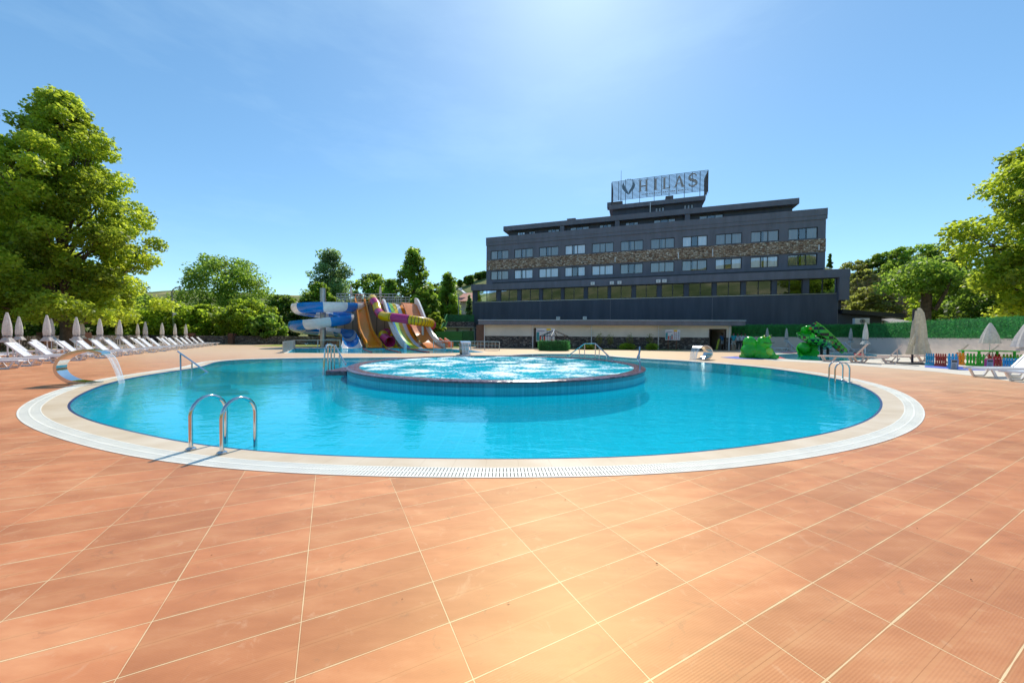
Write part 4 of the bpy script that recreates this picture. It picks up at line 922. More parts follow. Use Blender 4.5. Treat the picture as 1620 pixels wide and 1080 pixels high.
for a in [
 ('dark tree at the far left behind the sunbeds', 22, 37, 372, 55, .5, 'dark', 'round', 21, GB),
 ('dark tree under the big plane tree', 92, 42, 385, 55, .5, 'dark', 'round', 22, GB),
 ('dark green tree just right of the plane tree trunk', 165, 44, 420, 48, .4, 'dark', 'round', 23, GB),
 ('loose olive tree left of the street lamp', 216, 52, 463, 46, .3, 'mid', 'round', 24, GB),
 ('drooping bright green shrub behind the street lamp', 262, 46, 476, 46, .2, 'bright', 'round', 25, GB),
 ('bright green bush below the round tree', 330, 47, 482, 44, .2, 'bright', 'round', 26, GB),
 ('big round dark green tree on the left skyline', 358, 64, 407, 66, 2.5, 'mid', 'round', 27, GB),
 ('bright green bush under the right side of the round tree', 392, 46, 474, 44, .2, 'bright', 'round', 28, GB),
 ('olive green bush at the end of the far garden wall', 425, 44.5, 497, 30, .2, 'mid', 'round', 29, GB),
 ('dark bush left of the blue and white spiral slide', 448, 50, 466, 34, .2, 'dark', 'round', 30, GB),
 ('tall blue-green tree behind the blue and white slide', 523, 62, 394, 42, 2, 'blue', 'tall', 31, GB),
 ('small bright tree at the foot of the blue-green tree', 505, 52, 446, 28, .5, 'mid', 'round', 32, GB),
 ('bushy green tree behind the orange slide', 592, 60, 431, 36, 1, 'mid', 'round', 33, GB),
 ('green tree between the bushy tree and the tallest one', 620, 57, 440, 24, 1, 'mid', 'tall', 34, GB),
 ('tallest green tree behind the rainbow slide', 655, 50, 391, 33, 1.0, 'mid', 'tall', 35, GB),
 ('leafy tree low behind the magenta slide bend', 672, 46, 452, 24, .8, 'mid', 'round', 36, GB),
 ('slim green tree right of the tallest tree', 708, 62, 430, 24, 1.0, 'mid', 'tall', 37, GB),
 ('small dark tree beside the red roofed house', 690, 66, 447, 18, 1, 'dark', 'round', 38, GB),
 ('bright bush at the foot of the green stair', 690, 42.5, 494, 15, .3, 'bright', 'round', 39, GB),
 ('olive shrub on the slope right beside the hotel', 1350, 62, 410, 34, 1, 'dry', 'round', 41, GR),
 ('leafy olive tree with thin top branches', 1392, 60, 396, 34, 1, 'mid', 'round', 42, GR),
 ('green tree behind the bare branches', 1455, 58, 384, 46, 1, 'mid', 'round', 43, GR),
 ('dark green tree nearest the right plane tree', 1502, 50, 400, 36, 1, 'dark', 'round', 44, GR),
 ('bright undergrowth bush behind the long hedge', 1475, 39, 452, 36, .3, 'bright', 'round', 45, GR),
 ('dark bush behind the hedge below the plane tree', 1565, 34, 420, 60, .3, 'dark', 'round', 46, GR),
 ('dark bush behind the hedge at the right edge', 1640, 30, 400, 50, .3, 'dark', 'round', 47, GR),
 ('tall leafy shrub on the slope in the middle of the right thicket', 1418, 56, 388, 34, .6, 'mid', 'round', 49, GR),
 ('olive bush at the left edge of the right thicket', 1368, 54, 424, 26, .3, 'dry', 'round', 50, GR),
 ('dry yellowish shrub above the dark annex roof', 1375, 47, 452, 34, .3, 'dry', 'round', 48, GR)]:
    lb, px, Y, yt, hw, cz, lf, kd, sd, gr = a
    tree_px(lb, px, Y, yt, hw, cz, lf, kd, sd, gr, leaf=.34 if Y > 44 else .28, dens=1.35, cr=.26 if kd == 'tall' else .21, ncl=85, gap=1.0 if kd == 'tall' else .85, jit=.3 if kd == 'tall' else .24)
# bare, twiggy tree
b = P(1425, 540, 49); t = thing('bare_tree', 'bare brown tree with arching leafless branches', 'tree', (b.x, b.y, 0)); mb = MB(); r = random.Random(4)
def branch(mb, p, d, l, rad, dep):
    pts = [p]; dd = d.copy()
    for i in range(5):
        dd = (dd + Vector((r.uniform(-.25, .25), r.uniform(-.25, .25), r.uniform(-.12, .12))) + Vector((0, 0, -.02 * (3 - dep)))).normalized(); pts.append(pts[-1] + dd * l / 5)
    mb.tube(pts, [rad * (1 - .16 * i) for i in range(6)], 4 if dep < 3 else 6, caps=False)
    if dep:
        for k in range(5):
            q = pts[r.randrange(2, 6)]; nd = (dd + Vector((r.uniform(-1, 1), r.uniform(-1, 1), r.uniform(-.3, .7)))).normalized(); branch(mb, q, nd, l * r.uniform(.55, .8), rad * .5, dep - 1)
for k in range(11): a = k * 2.4; branch(mb, b * 1.0 + Vector((0, 0, 0)) - Vector((0, 0, b.z)), Vector((math.cos(a) * .95, math.sin(a) * .5, .75 + .3 * (k % 3))).normalized(), 6.2, .11, 3)
mb.build('branches', M_BARE, t)
tr = MB(); p0 = P(1466, 540, 32); tr.tube([Vector((p0.x, p0.y, 0)), P(1464, 500, 32), P(1466, 470, 32), P(1462, 448, 32)], [.45, .36, .34, .28], 9); p_ = P(1484, 470, 32)
tt_ = thing('old_tree', 'thick dark trunk behind the hedge next to the big cream umbrella', 'tree', (p0.x, p0.y, 0)); tr.tube([P(1466, 480, 32), P(1480, 490, 31.5), P(1496, 462, 31), P(1505, 440, 31)], [.2, .16, .12, .05], 6); tr.build('trunk', M_TRUNK, tt_, smooth=True)
leaf_mesh('crown', [(P(1462 + dx, 440 + dy, 32), (1.6, 1.4, .9)) for dx, dy in ((-20, 0), (0, -14), (24, -4), (40, 8), (-36, 14), (14, 12))], 5000, .26, LF['mid'], tt_, 77)
# spruce and hill trees
b = P(742, 540, 57); t = tree('spruce_tree', 'blue-grey spruce beside the left corner of the hotel', (b.x, b.y, 0), ZT(742, 466, 57), 1.3, 1.0, 'blue', 'cone', ncl=40, nleaf=6000, leaf=.2, seed=61, cr=.3)
for i, (px, Y, yt, hw, lb) in enumerate([(727, 150, 443, 5, 'leftmost small round tree on the dry hilltop'), (738, 150, 436, 6, 'second small tree on the dry hilltop from the left'), (744, 150, 434, 6, 'third small tree on the dry hilltop from the left'), (757, 155, 431, 9, 'wide dark tree on the hilltop next to the hotel'), (766, 155, 433, 6, 'hilltop tree half hidden by the hotel edge'), (1310, 150, 400, 4, 'tiny dark conifer on the ridge right of the hotel')]):
    b = P(px, 540, Y); hz = ZT(px, yt + 13, Y); tree('hilltop_tree', lb, (b.x, b.y, hill_h(b.x, b.y) - .4), max(3.0, ZT(px, yt, Y) - hill_h(b.x, b.y)), hw * Y / F, .6, 'dark', 'round' if i < 5 else 'cone', ncl=16, nleaf=2200, leaf=.6, seed=70 + i, group='small trees on the hilltop', cr=.42)
# low bushes and saplings by the changing block
for i, (px, hw, hh, lb) in enumerate([(992, 13, 5.5, 'low round bush in the grass strip left of the notice board'), (1031, 9, 5.5, 'low bush in the grass strip beside the white downpipe'), (931, 8, 4, 'small bush behind the jacuzzi handrail')]):
    Y = 34.0 if i else 34.6; b = P(px, 551, Y); c = thing('bush', lb, 'bush', (b.x, b.y, 0), 0, 'low bushes along the pool building')
    leaf_mesh('foliage', [(Vector((b.x + k * hw * Y / F * .5, b.y + rnd.uniform(-.2, .2), .28)), (hw * Y / F * .55, .35, .3)) for k in (-1, -.3, .4, 1)], 2500, .09, LF['bright'], c, 90 + i)
    mb = MB()
    for k in (-.3, .1, .4): mb.tube([(b.x + k * .3, b.y, .0), (b.x + k, b.y, .35)], [.02, .01], 5)
    mb.build('stem', M_TRUNK, c)
for i, (px, lb) in enumerate([(948, 'thin sapling right of the handrail on the grass strip'), (965, 'thin sapling in the middle of the grass strip'), (996, 'thin sapling behind the low round bush'), (1028, 'thin sapling nearest the notice board')]):
    Y = 34.6; b = P(px, 551, Y); c = thing('sapling', lb, 'sapling', (b.x, b.y, 0), 0, 'saplings along the pool building')
    mb = MB(); mb.tube([(b.x, b.y, 0), (b.x + .05, b.y, .7), (b.x, b.y, 1.35)], [.025, .018, .008], 5); mb.build('trunk', M_TRUNK, c)
    leaf_mesh('crown', [(Vector((b.x, b.y, 1.0)), (.3, .3, .5))], 260, .09, LF['dry'], c, 120 + i)

# ------------------------------------------------------------------ slope to the left of the hotel: house, terrace, fences
def wallbox(mb, a, b, th, z0, z1):
    a, b = Vector(a), Vector(b); u = (b - a).normalized(); n = Vector((-u.y, u.x, 0)) * th
    v = [a, b, b + n, a + n]; mb.add([(p.x, p.y, h) for h in (z0, z1) for p in v], [(3, 2, 1, 0), (4, 5, 6, 7), (0, 1, 5, 4), (1, 2, 6, 5), (2, 3, 7, 6), (3, 0, 4, 7)])
def pg(px, Y): b = P(px, 540, Y); return Vector((b.x, b.y, 0))
M_MESH = leaf_mat('green_mesh', (.02, .12, .035), (.03, .14, .03)); M_GPAN = pm('green_fence_panel', (.025, .14, .04), .7, var=.3, scale=3)
hs = thing('house', 'white house with red tiled roof on the slope left of the hotel', 'house', pg(733, 75))
hz0, hz1 = ZT(733, 505, 75), ZT(733, 477, 75)
mb = MB(); wallbox(mb, pg(722, 75), pg(752, 74), 8, 0, hz1); mb.build('wall', pm('white_house_render', (.5, .46, .42), .8), hs)
a_, b_ = pg(717, 74), pg(758, 73); hr = ZT(733, 463, 78)
mb = MB(); dpt = Vector((0, 9.5, 0)); e = [a_, b_, b_ + dpt, a_ + dpt]; up = Vector((0, 0, hz1)); r1, r2 = a_.lerp(b_, .3) + dpt * .5, a_.lerp(b_, .75) + dpt * .5
mb.add([p + up for p in e] + [r1 + Vector((0, 0, hr)), r2 + Vector((0, 0, hr))], [(0, 1, 5, 4), (1, 2, 5), (2, 3, 4, 5), (3, 0, 4), (3, 2, 1, 0)])
mb.build('roof', tile_mat('red_roof_tile', (.42, .13, .08), (.52, .20, .13), .35, .7), hs)
mb = MB()
mb.bar(P(727, 457, 77), P(736, 464, 76), .9, .12); mb.cur = 1; mb.tube([P(727, 458.5, 77), P(731, 458, 77)], .32, 8); mb.build('solar_heater', [pm('solar_panel', (.30, .33, .38), .2), M_WHITE], hs)
mb = MB(); mb.box(-1, 1, -.02, .02, 0, 2, T=lambda x, y, h: tuple(pg(731, 74.9) + Vector((x, y, hz0 + h)))); mb.build('window', M_BLACK, hs)
mb = MB(); za, zb_ = ZT(715, 495, 70), ZT(715, 487.5, 70)
A_, B_ = pg(680, 70), pg(742, 70)
mb.bar(A_ + Vector((0, 0, zb_)), B_ + Vector((0, 0, zb_)), .1); mb.bar(A_ + Vector((0, 0, za)), B_ + Vector((0, 0, za)), .1)
for k in range(30): p = A_.lerp(B_, k / 29); mb.bar(p + Vector((0, 0, za)), p + Vector((0, 0, zb_)), .09)
recenter(tag(mb.build('balcony_railing', M_WHITE), 'white baluster railing on the terrace below the red roofed house', 'railing'))
mb = MB(); p = pg(725, 60); mb.tube([p, (p.x, p.y, ZT(725, 465, 60))], .07, 6); recenter(tag(mb.build('flag_pole', M_ALU), 'plain grey pole standing before the red roofed house', 'pole'))
mb = MB(); wallbox(mb, pg(702, 50), pg(750, 50), .2, 1.8, ZT(725, 497.5, 50)); recenter(tag(mb.build('green_fence', M_GPAN), 'upper green screen fence above the grey retaining wall', 'fence'))
mb = MB(); wallbox(mb, pg(701, 49), pg(750, 49), 4, 0, ZT(725, 508.7, 49)); recenter(tag(mb.build('retaining_wall', M_STBASE), 'dark grey retaining wall below the upper green fence', 'wall'))
t = thing('shelter', 'low cream shelter with brown eaves behind the green panels', 'shelter', pg(725, 46))
mb = MB(); wallbox(mb, pg(703, 46), pg(749, 46), 2, 0, ZT(725, 518.5, 46)); mb.build('wall', pm('cream_shelter', (.55, .50, .36), .8), t)
mb = MB(); wallbox(mb, pg(701, 45.6), pg(750, 45.6), 2.5, ZT(725, 518.4, 46), ZT(725, 517, 46)); mb.build('roof', pm('shelter_roof', (.50, .40, .30), .7), t)
mb = MB()
for px in (703.5, 723.5, 745): q = pg(px, 45.8); mb.box(q.x - .12, q.x + .12, q.y - .1, q.y + .1, 0, ZT(725, 519, 46))
mb.build('post', M_BROWN, t)
mb = MB(); wallbox(mb, pg(689, 41), pg(731, 41), .15, 0, ZT(710, 524, 41)); recenter(tag(mb.build('green_fence', pm('bright_green_panel', (.03, .20, .04), .6, var=.2)), 'bright green fence panels behind the pool railing', 'fence'))
mb = MB(); wallbox(mb, pg(731.3, 41.2), pg(749.5, 41.2), .15, 0, ZT(740, 523.3, 41)); recenter(tag(mb.build('green_fence', M_GPAN), 'dark green fence panel against the hotel corner', 'fence'))
st = thing('green_stair', 'green metal stair climbing beside the green fence panels', 'stair', pg(690, 42)); p0_, p1_ = Vector((*pg(686, 42).xy, 0.2)), Vector((*pg(701, 46).xy, ZT(701, 508, 46)))
mb = MB()
for k in range(12): q = p0_.lerp(p1_, k / 11); mb.box(q.x - .5, q.x + .5, q.y - .15, q.y + .15, q.z - .04, q.z)
mb.build('tread', M_GPAN, st)
mb = MB()
for dx in (-.5, .5):
    A_, B_ = p0_ + Vector((dx, 0, .9)), p1_ + Vector((dx, 0, .9)); mb.bar(A_, B_, .08); mb.bar(A_ - Vector((0, 0, .95)), B_ - Vector((0, 0, .95)), .1)
    for k in range(10): q = A_.lerp(B_, k / 9); mb.bar(q, q - Vector((0, 0, .95)), .05)
mb.build('handrail', pm('green_rail', (.03, .30, .06), .5), st)
# far garden wall
gw = [Vector((-27.5, 6, 0)), Vector((-33.5, 20, 0)), Vector((-42, 38, 0)), Vector((-43.5, 43.2, 0)), Vector((-28.6, 43.0, 0)), Vector((-17, 43.4, 0))]
t = thing('garden_wall', 'low dark stone wall running behind the far sunbeds and trees', 'wall', gw[3])
mb = MB()
for a, b in zip(gw, gw[1:]): wallbox(mb, a, b, .25, 0, 1.0)
mb.build('wall', M_STBASE, t)
mb = MB()
for a, b in zip(gw, gw[1:]):
    n_ = int((b - a).length / 4)
    for k in range(1, n_): q = a.lerp(b, k / n_); mb.box(q.x - .3, q.x + .3, q.y - .3, q.y + .3, 0, 1.3)
mb.build('pillar', pm('red_brown_pillar', (.16, .07, .045), .8), t)
# street lamp, pylon and cables
lp = pg(276.5, 44); t = thing('street_lamp', 'tall grey street lamp with bent arm above the left sunbeds', 'street lamp', lp)
H_ = ZT(272, 459, 44); mb = MB(); mb.tube([lp, P(273.5, 500, 44), P(271.8, 462, 44), P(274, 457.5, 44), P(280, 454.5, 44)], [.1, .09, .07, .06, .06], 8); mb.build('pole', M_ALU, t, smooth=True)
mb = MB(); mb.obox(P(282.5, 454.6, 44), (.38, 0, .03), (0, .14, 0), (0, 0, .06)); mb.build('lamp_head', M_ALU, t, bevel=.03)
mb = MB(); mb.obox(P(276.5, 497, 43.9), (.13, 0, 0), (0, .1, 0), (0, 0, .18)); mb.build('control_box', M_WHITE, t)
q = pg(285.5, 95); mb = MB(); mb.tube([q, (q.x, q.y, ZT(285.5, 454, 95))], .14, 6); mb.bar(P(281, 457, 95), P(290, 457, 95), .12); mb.build
recenter(tag(mb.build('utility_pole', M_TRUNK), 'distant utility pole just right of the street lamp head', 'utility pole'))
for k, dy in enumerate((456.5, 460.5, 466)):
    mb = MB(); A_, B_ = P(205, dy, 95), P(285.5, dy + .5, 95); C_ = P(340, dy + 1.5, 120)
    mb.tube([A_.lerp(B_, i / 8) - Vector((0, 0, 1.1 * math.sin(PI * i / 8))) for i in range(9)], .035, 4); recenter(tag(mb.build('power_cable', M_BLACK), ['top', 'middle', 'lowest'][k] + ' power cable strung left from the utility pole', 'cable', 'power cables'))
# ------------------------------------------------------------------ white walls with artificial hedge on top
WA, WB_, WC = pg(1154, 36.9), Vector((32.2, 33.2, 0)), Vector((32.2, 33.2, 0)) + Vector((-.35, -.936, 0)) * 38
def hedge_run(a, b, lab_w, lab_h, n, seed):
    mb = MB(); wallbox(mb, a, b, .22, 0, 1.30); wallbox(mb, a, b, .24, 1.302, 1.34); recenter(tag(mb.build('boundary_wall', M_WALLP), lab_w, 'wall'))
    c = thing('artificial_hedge', lab_h, 'hedge', a.lerp(b, .5)); mb = MB(); wallbox(mb, a + Vector((0, 0.05, 0)), b + Vector((0, .05, 0)), .1, 1.345, 2.52); mb.build('backing', pm('hedge_backing', (.04, .24, .06), .9, var=.3, scale=2.5, bump=.8, bscale=8), c)
    d = (b - a).normalized(); L_ = (b - a).length; r = np.random.RandomState(seed)
    k = int(L_ / .35); cl = []
    for i in range(k):
        for h in (1.5, 1.8, 2.1, 2.38): q = a.lerp(b, (i + .5) / k); cl.append((Vector((q.x, q.y, h)), (.28, .07, .2) if abs(d.x) > abs(d.y) else (.07, .28, .2)))
    leaf_mesh('leaves', cl, n, .05, LF['hedge'], c, seed, flat_=.1, shell=.8)
hedge_run(WA, WB_, 'shaded white boundary wall behind the kids pool', 'shaded green artificial hedge fence behind the animal slides', 16000, 201)
hedge_run(WB_, WC, 'sunlit pinkish white boundary wall along the right side', 'sunlit green artificial hedge fence along the right wall', 42000, 202)
# canopy and air conditioner on the hotel wall
ca, cb2 = P(1188, 509.5, 43), P(1276, 505.5, 40.5)
mb = MB(); mb.add([ca, cb2, cb2 + Vector((.6, 1.6, .25)), ca + Vector((.6, 1.6, .25)), ca - Vector((0, 0, .12)), cb2 - Vector((0, 0, .12)), cb2 + Vector((.6, 1.6, .13)), ca + Vector((.6, 1.6, .13))], [(0, 1, 2, 3), (7, 6, 5, 4), (0, 4, 5, 1), (1, 5, 6, 2), (2, 6, 7, 3), (3, 7, 4, 0)])
t = thing('wall_canopy', 'long thin grey canopy on the dark hotel wall behind the hedge', 'canopy', (ca.x, ca.y, 0)); mb.build('roof', M_ALU, t)
mb = MB()
for k in (.05, .5, .95): q = ca.lerp(cb2, k); mb.bar(q + Vector((.2, .5, -.1)), Vector((q.x + .2, q.y + .5, 0)), .08)
mb.build('post', M_BLACK, t)
q = P(1362, 508, 35.5); t = thing('air_conditioner', 'white air conditioner unit above the corner of the hedge', 'air conditioner', q)
mb = MB(); mb.obox(q, (.58, -.15, 0), (.06, .2, 0), (0, 0, .29)); mb.build('casing', M_WHITE, t, bevel=.02)
mb = MB(); mb.tube([q + Vector((-.06, -.21, 0)), q + Vector((-.07, -.24, 0))], .22, 16); mb.build('fan', pm('fan_grey', (.25, .26, .27), .5), t)
mb = MB(); mb.tube([q + Vector((-.062, -.235, 0)), q + Vector((-.08, -.27, 0))], .07, 10); mb.build('fan_hub', M_BLACK, t)
mb = MB()
for s in (-.4, .4): a_ = q + Vector((s, -.1 * s, -.31)); mb.bar(a_ + Vector((0, -.2, 0)), a_ + Vector((0, .6, 0)), .04); mb.bar(a_ + Vector((0, .45, 0)), Vector((a_.x, a_.y + .45, 0)), .05)
mb.build('bracket', M_ALU, t)
mb = MB(); q = P(1398, 506.5, 40); mb.lathe([(2.6, 0), (1.4, .38), (.1, .62), (.02, .63)], q - Vector((0, 0, .35)), 8); mb.cur = 1; mb.tube([(q.x, q.y, 0), (q.x, q.y, q.z - .3)], .05, 6)
recenter(tag(mb.build('open_umbrella', [M_CANV, M_ALU]), 'open white sunshade showing just above the right hedge', 'umbrella'))

# ------------------------------------------------------------------ slides
def sweep(mb, path, prof, cols=None, n_seg=1, up_fn=None, bank=None):
    """prof(s) -> closed list of (side, up); cols: list of material indices by equal length of path"""
    k = len(path); rings = []
    for i, p in enumerate(path):
        tg = (path[min(i + 1, k - 1)] - path[max(i - 1, 0)]).normalized()
        sd = tg.cross(Vector((0, 0, 1))); sd.normalize(); up = sd.cross(tg)
        if bank:
            a = bank(i / (k - 1)); sd, up = sd * math.cos(a) + up * math.sin(a), up * math.cos(a) - sd * math.sin(a)
        rings.append([p + sd * x + up * y for x, y in prof(i / (k - 1))])
    n = len(rings[0]); base = len(mb.v); mb.v += [tuple(v) for r_ in rings for v in r_]
    for i in range(k - 1):
        for j in range(n):
            mb.f.append((base + i * n + j, base + i * n + (j + 1) % n, base + (i + 1) * n + (j + 1) % n, base + (i + 1) * n + j))
            mb.m.append(cols(i / (k - 1), j / n) if cols else 0)
    mb.f.append(tuple(base + j for j in reversed(range(n)))); mb.m.append(mb.m[-1]); mb.f.append(tuple(base + (k - 1) * n + j for j in range(n))); mb.m.append(mb.m[-1])
def trough(r, th=.06, a0=-.05, a1=None, n=9, lip=.05):
    a1 = PI - a0 if a1 is None else a1
    out = [(-r * math.cos(a0 + (a1 - a0) * i / n), -r * math.sin(a0 + (a1 - a0) * i / n)) for i in range(n + 1)]
    r2 = r - th; inn = [(-r2 * math.cos(a0 + (a1 - a0) * i / n), -r2 * math.sin(a0 + (a1 - a0) * i / n)) for i in range(n + 1)]
    return out + inn[::-1]
flatp = lambda w_, h_, th=.07, lip=.10: [(-w_, h_), (-w_, -th), (w_, -th), (w_, h_), (w_ - lip, h_), (w_ - lip, 0), (-w_ + lip, 0), (-w_ + lip, h_)]
# slide tower wall with platform
TY = 39.5
tx0, tx1 = pg(533, TY).x, pg(634, TY).x; TZ = ZT(580, 480, TY)
t = thing('slide_tower', 'taupe panelled slide tower with a railed platform on top', 'slide tower', ((tx0 + tx1) / 2, TY, 0))
mb = MB(); mb.box(tx0, tx1, TY, TY + 3.4, 0, TZ - .15); mb.build('panel_wall', M_TAUPE, t)
mb = MB(); mb.box(tx0 - .1, tx1 + .1, TY - .12, TY + 3.5, TZ - .148, TZ); mb.build('platform', pm('platform_edge', (.40, .38, .35), .6), t)
mb = MB()
for k in range(1, 8): x = tx0 + (tx1 - tx0) * k / 8; mb.box(x - .03, x + .03, TY - .02, TY - .002, 0, TZ - .16)
mb.build('panel_joint', pm('joint_brown', (.12, .09, .07), .8), t)
mb = MB()
for y in (TY, TY + 3.3):
    for h in (.45, .75, 1.05): mb.tube([(tx0, y, TZ + h), (tx1, y, TZ + h)], .03, 5)
    for k in range(17): x = tx0 + (tx1 - tx0) * k / 16; mb.tube([(x, y, TZ), (x, y, TZ + 1.1)], .035, 5)
for k in range(26): x = tx0 + .2 + .12 * k; mb.tube([(x, TY, TZ), (x, TY, TZ + .78)], .014, 4)
mb.build('railing', M_ALU, t)
# shades on the tower
def umbrella_proto(name, label, Ht, canv, r=.16, body0=1.02, flare=.27, group=None, base_r=.25, pole=M_WHITE):
    t = proto(name, label, 'umbrella', group)
    mb = MB(); mb.tube([(0, 0, 0), (0, 0, Ht - .02)], .022, 8); mb.build('pole', pole, t, smooth=True)
    pr = [(.03, body0), (r * .95, body0 + .10), (r * 1.05, body0 + (Ht - body0) * .28), (r * .9, body0 + (Ht - body0) * .55), (r * .55, body0 + (Ht - body0) * .82), (.03, Ht)]
    mb = MB(); mb.lathe(pr, n=24, fold=8, amp=.10); cn = mb.build('canopy', canv, t, smooth=True)
    mb = MB(); mb.lathe([(.035, body0 + .12), (r * .8, body0 + .07), (flare, body0 - .14), (flare * .93, body0 - .15), (r * .7, body0 + .03), (.03, body0 + .05)], n=24, fold=6, amp=.14); mb.build('valance', canv, cn, smooth=True)
    mb = MB(); mb.lathe([(r * .98, body0 + .09), (r * 1.05, body0 + .12), (r * .98, body0 + .15)], n=20); mb.build('strap', pm('grey_strap', (.2, .2, .22), .7), cn)
    mb = MB(); mb.lathe([(base_r, 0), (base_r, .05), (base_r * .6, .09), (.04, .10), (.04, .3)], n=18); mb.build('base', pm('concrete_base', (.35, .34, .33), .8), t, smooth=True)
    return t
U1 = Placer(umbrella_proto('closed_umbrella', 'x', 2.17, M_CANV, r=.125, flare=.22))
for px, lb in ((555.5, 'closed umbrella on the slide tower beside the blue and white slide'), (601.6, 'closed umbrella on the slide tower above the yellow and magenta tube')):
    x = pg(px, TY + 1.6).x; U1((x, TY + 1.6, TZ), 0, lb, 'closed umbrellas on the slide tower')
# spiral
SC = Vector((pg(511, 35.9).x, 35.9, 0)); t = thing('spiral_slide', 'blue and white striped open spiral water slide around a grey column', 'water slide', SC)
path = []
HK = [(0, 4.35), (90, 4.12), (180, 3.95), (270, 3.65), (360, 3.05), (450, 2.42), (540, 2.1), (630, 1.7), (705, 1.38)]
def hz(a):
    for (a0, h0), (a1, h1) in zip(HK, HK[1:]):
        if a <= a1: return 1.35 + (h0 + (h1 - h0) * (a - a0) / (a1 - a0) - 1.35) * .945
    return 1.35 + (HK[-1][1] - 1.35) * .945
for k in range(0, 95):
    a = k * 7.5; rr = 2.08 + .22 * min(1, max(0, (a - 270) / 120)); path.append(SC + Vector((rr * math.cos(math.radians(-a)), rr * math.sin(math.radians(-a)), hz(a))))
path = [path[0] + Vector((.25, 3.4, .25)), path[0] + Vector((.15, 1.9, .12)), path[0] + Vector((.08, .8, .04))] + path
ex = [Vector((pg(554.5, 34.8).x, 34.7, 1.02)), Vector((pg(555.5, 34.0).x, 34.0, .68)), Vector((pg(556, 33.3).x, 33.3, .34)), Vector((pg(556.5, 32.6).x, 32.6, .14))]
mb = MB(); path = resample(crom(path[::3] + ex, False, 4), 150, False)
sweep(mb, path, lambda s: trough(.68 if s < .93 else .68 + (s - .93) * 3, .07, -.10), lambda s, j: 0 if int(s * 19) % 2 == 0 else 1, bank=lambda s: -.28 * min(1, (1 - s) * 8))
mb.build('flume', [C_WHITE, C_BLUE], t, smooth=True)
mb = MB(); mb.tube([SC, SC + Vector((0, 0, ZT(512, 456, 35.9)))], .26, 14); mb.build('support_column', M_ALU, t, smooth=True)
mb = MB()
for a in (60, 150, 240, 330, 420, 510, 600, 680):
    rr = 1.95; ht = hz(a) - .62; q = SC + Vector((rr * math.cos(math.radians(-a)), rr * math.sin(math.radians(-a)), ht)); mb.bar(SC + Vector((0, 0, ht - .1)), q, .13, .10); mb.bar(SC + Vector((0, 0, ht + .9)), q, .05)
mb.build('bracket', pm('galvanised_bracket', (.5, .52, .55), .4, metal=.5), t)
# orange
def slide_path(pts, n): return resample(crom(pts, False, 8), n, False)
t = thing('orange_slide', 'orange open body slide with wavy drop', 'water slide', G(591, 551))
pa = slide_path([Vector((pg(569, 39.6).x, 39.7, TZ + .12)), Vector((pg(570, 39.2).x, 39.1, TZ + .05)), Vector((pg(572, 38.2).x, 38.2, 3.9)), Vector((pg(575, 37.2).x, 37.2, 2.75)), Vector((pg(579, 36).x, 36, 1.5)), Vector((pg(585, 35.0).x, 35, .75)), Vector((pg(590, 34.0).x, 34, .32)), Vector((pg(592, 33.2).x, 33.2, .12))], 60)
mb = MB(); sweep(mb, pa, lambda s: flatp(.52 + .18 * s, .42, lip=.13)); mb.build('flume', C_ORANGE, t, smooth=True)
mb = MB(); 
for k in (14, 26, 38): mb.tube([pa[k] - Vector((0, 0, .08)), Vector((pa[k].x, pa[k].y + .02, 0))], .08, 8)
mb.build('support_post', M_ALU, t)
mb = MB(); mb.tube([pa[0] + Vector((-.5, 0, .0)), pa[0] + Vector((-.5, 0, .85)), pa[0] + Vector((.5, 0, .85)), pa[0] + Vector((.5, 0, 0))], .05, 8); mb.build('entry_bar', C_ORANGE, t)
# tube
t = thing('tube_slide', 'yellow and magenta enclosed tube water slide with a wide right bend', 'water slide', G(621, 550))
tp = slide_path([Vector((pg(589, 39.8).x, 39.8, TZ + .62)), P(591, 475.5, 39), P(596, 483, 38.3), P(599, 493, 37.4), P(606, 500, 36.4), P(620, 501.8, 35.6), P(649, 505.7, 35.2), P(667, 508.5, 35.5), P(680, 511, 36.6), P(682.5, 515, 38), P(676, 518, 39.1), P(660, 519.5, 39.3), P(640, 521.5, 38.8), P(622, 524, 38.0), P(610, 526.5, 37.0), P(606, 530.5, 36.2), P(610, 536, 35.4), P(617, 541, 34.6)], 150)
mb = MB(); N_ = 16
circp = lambda r_: [(r_ * math.cos(2 * PI * i / N_), r_ * math.sin(2 * PI * i / N_)) for i in range(N_)] 
def tubecol(s, j):
    for lim, c in ((.05, 0), (.10, 1), (.16, 0), (.21, 1), (.29, 0), (.38, 1), (.50, 0), (.63, 1), (.66, 0), (.80, 1), (.84, 0), (.88, 1), (.93, 0)):
        if s < lim: return c
    return 1
ringsec = lambda r_, th: [(r_ * math.cos(2 * PI * i / N_), r_ * math.sin(2 * PI * i / N_)) for i in range(N_ + 1)] + [((r_ - th) * math.cos(2 * PI * i / N_), (r_ - th) * math.sin(2 * PI * i / N_)) for i in range(N_, -1, -1)]
sweep(mb, tp, lambda s: ringsec(.46 if s < .96 else .46 + (s - .96) * 2, .05), tubecol)
mb.build('flume', [C_YELLOW, C_PURPLE], t, smooth=True)
for f_ in [.05, .10, .16, .21, .29, .38] + [.395 + .012 * i for i in range(9)] + [.50, .56, .63, .72, .80, .88, .93]:
    i = int(f_ * 149); p_, q_ = tp[i], tp[min(149, i + 1)]; d = (q_ - p_).normalized(); c_ = p_.lerp(q_, f_ * 149 - i); mb = MB(); mb.tube([c_ - d * .03, c_ + d * .03], .485, 16, caps=False); mb.build('rib', pm('flange_dark', (.22, .10, .03), .5), t)
mb = MB()
for i in (66, 92): p_ = tp[i]; mb.tube([(p_.x, p_.y, 0), (p_.x, p_.y, p_.z - .45)], .12, 8)
mb.build('support_post', M_ALU, t)
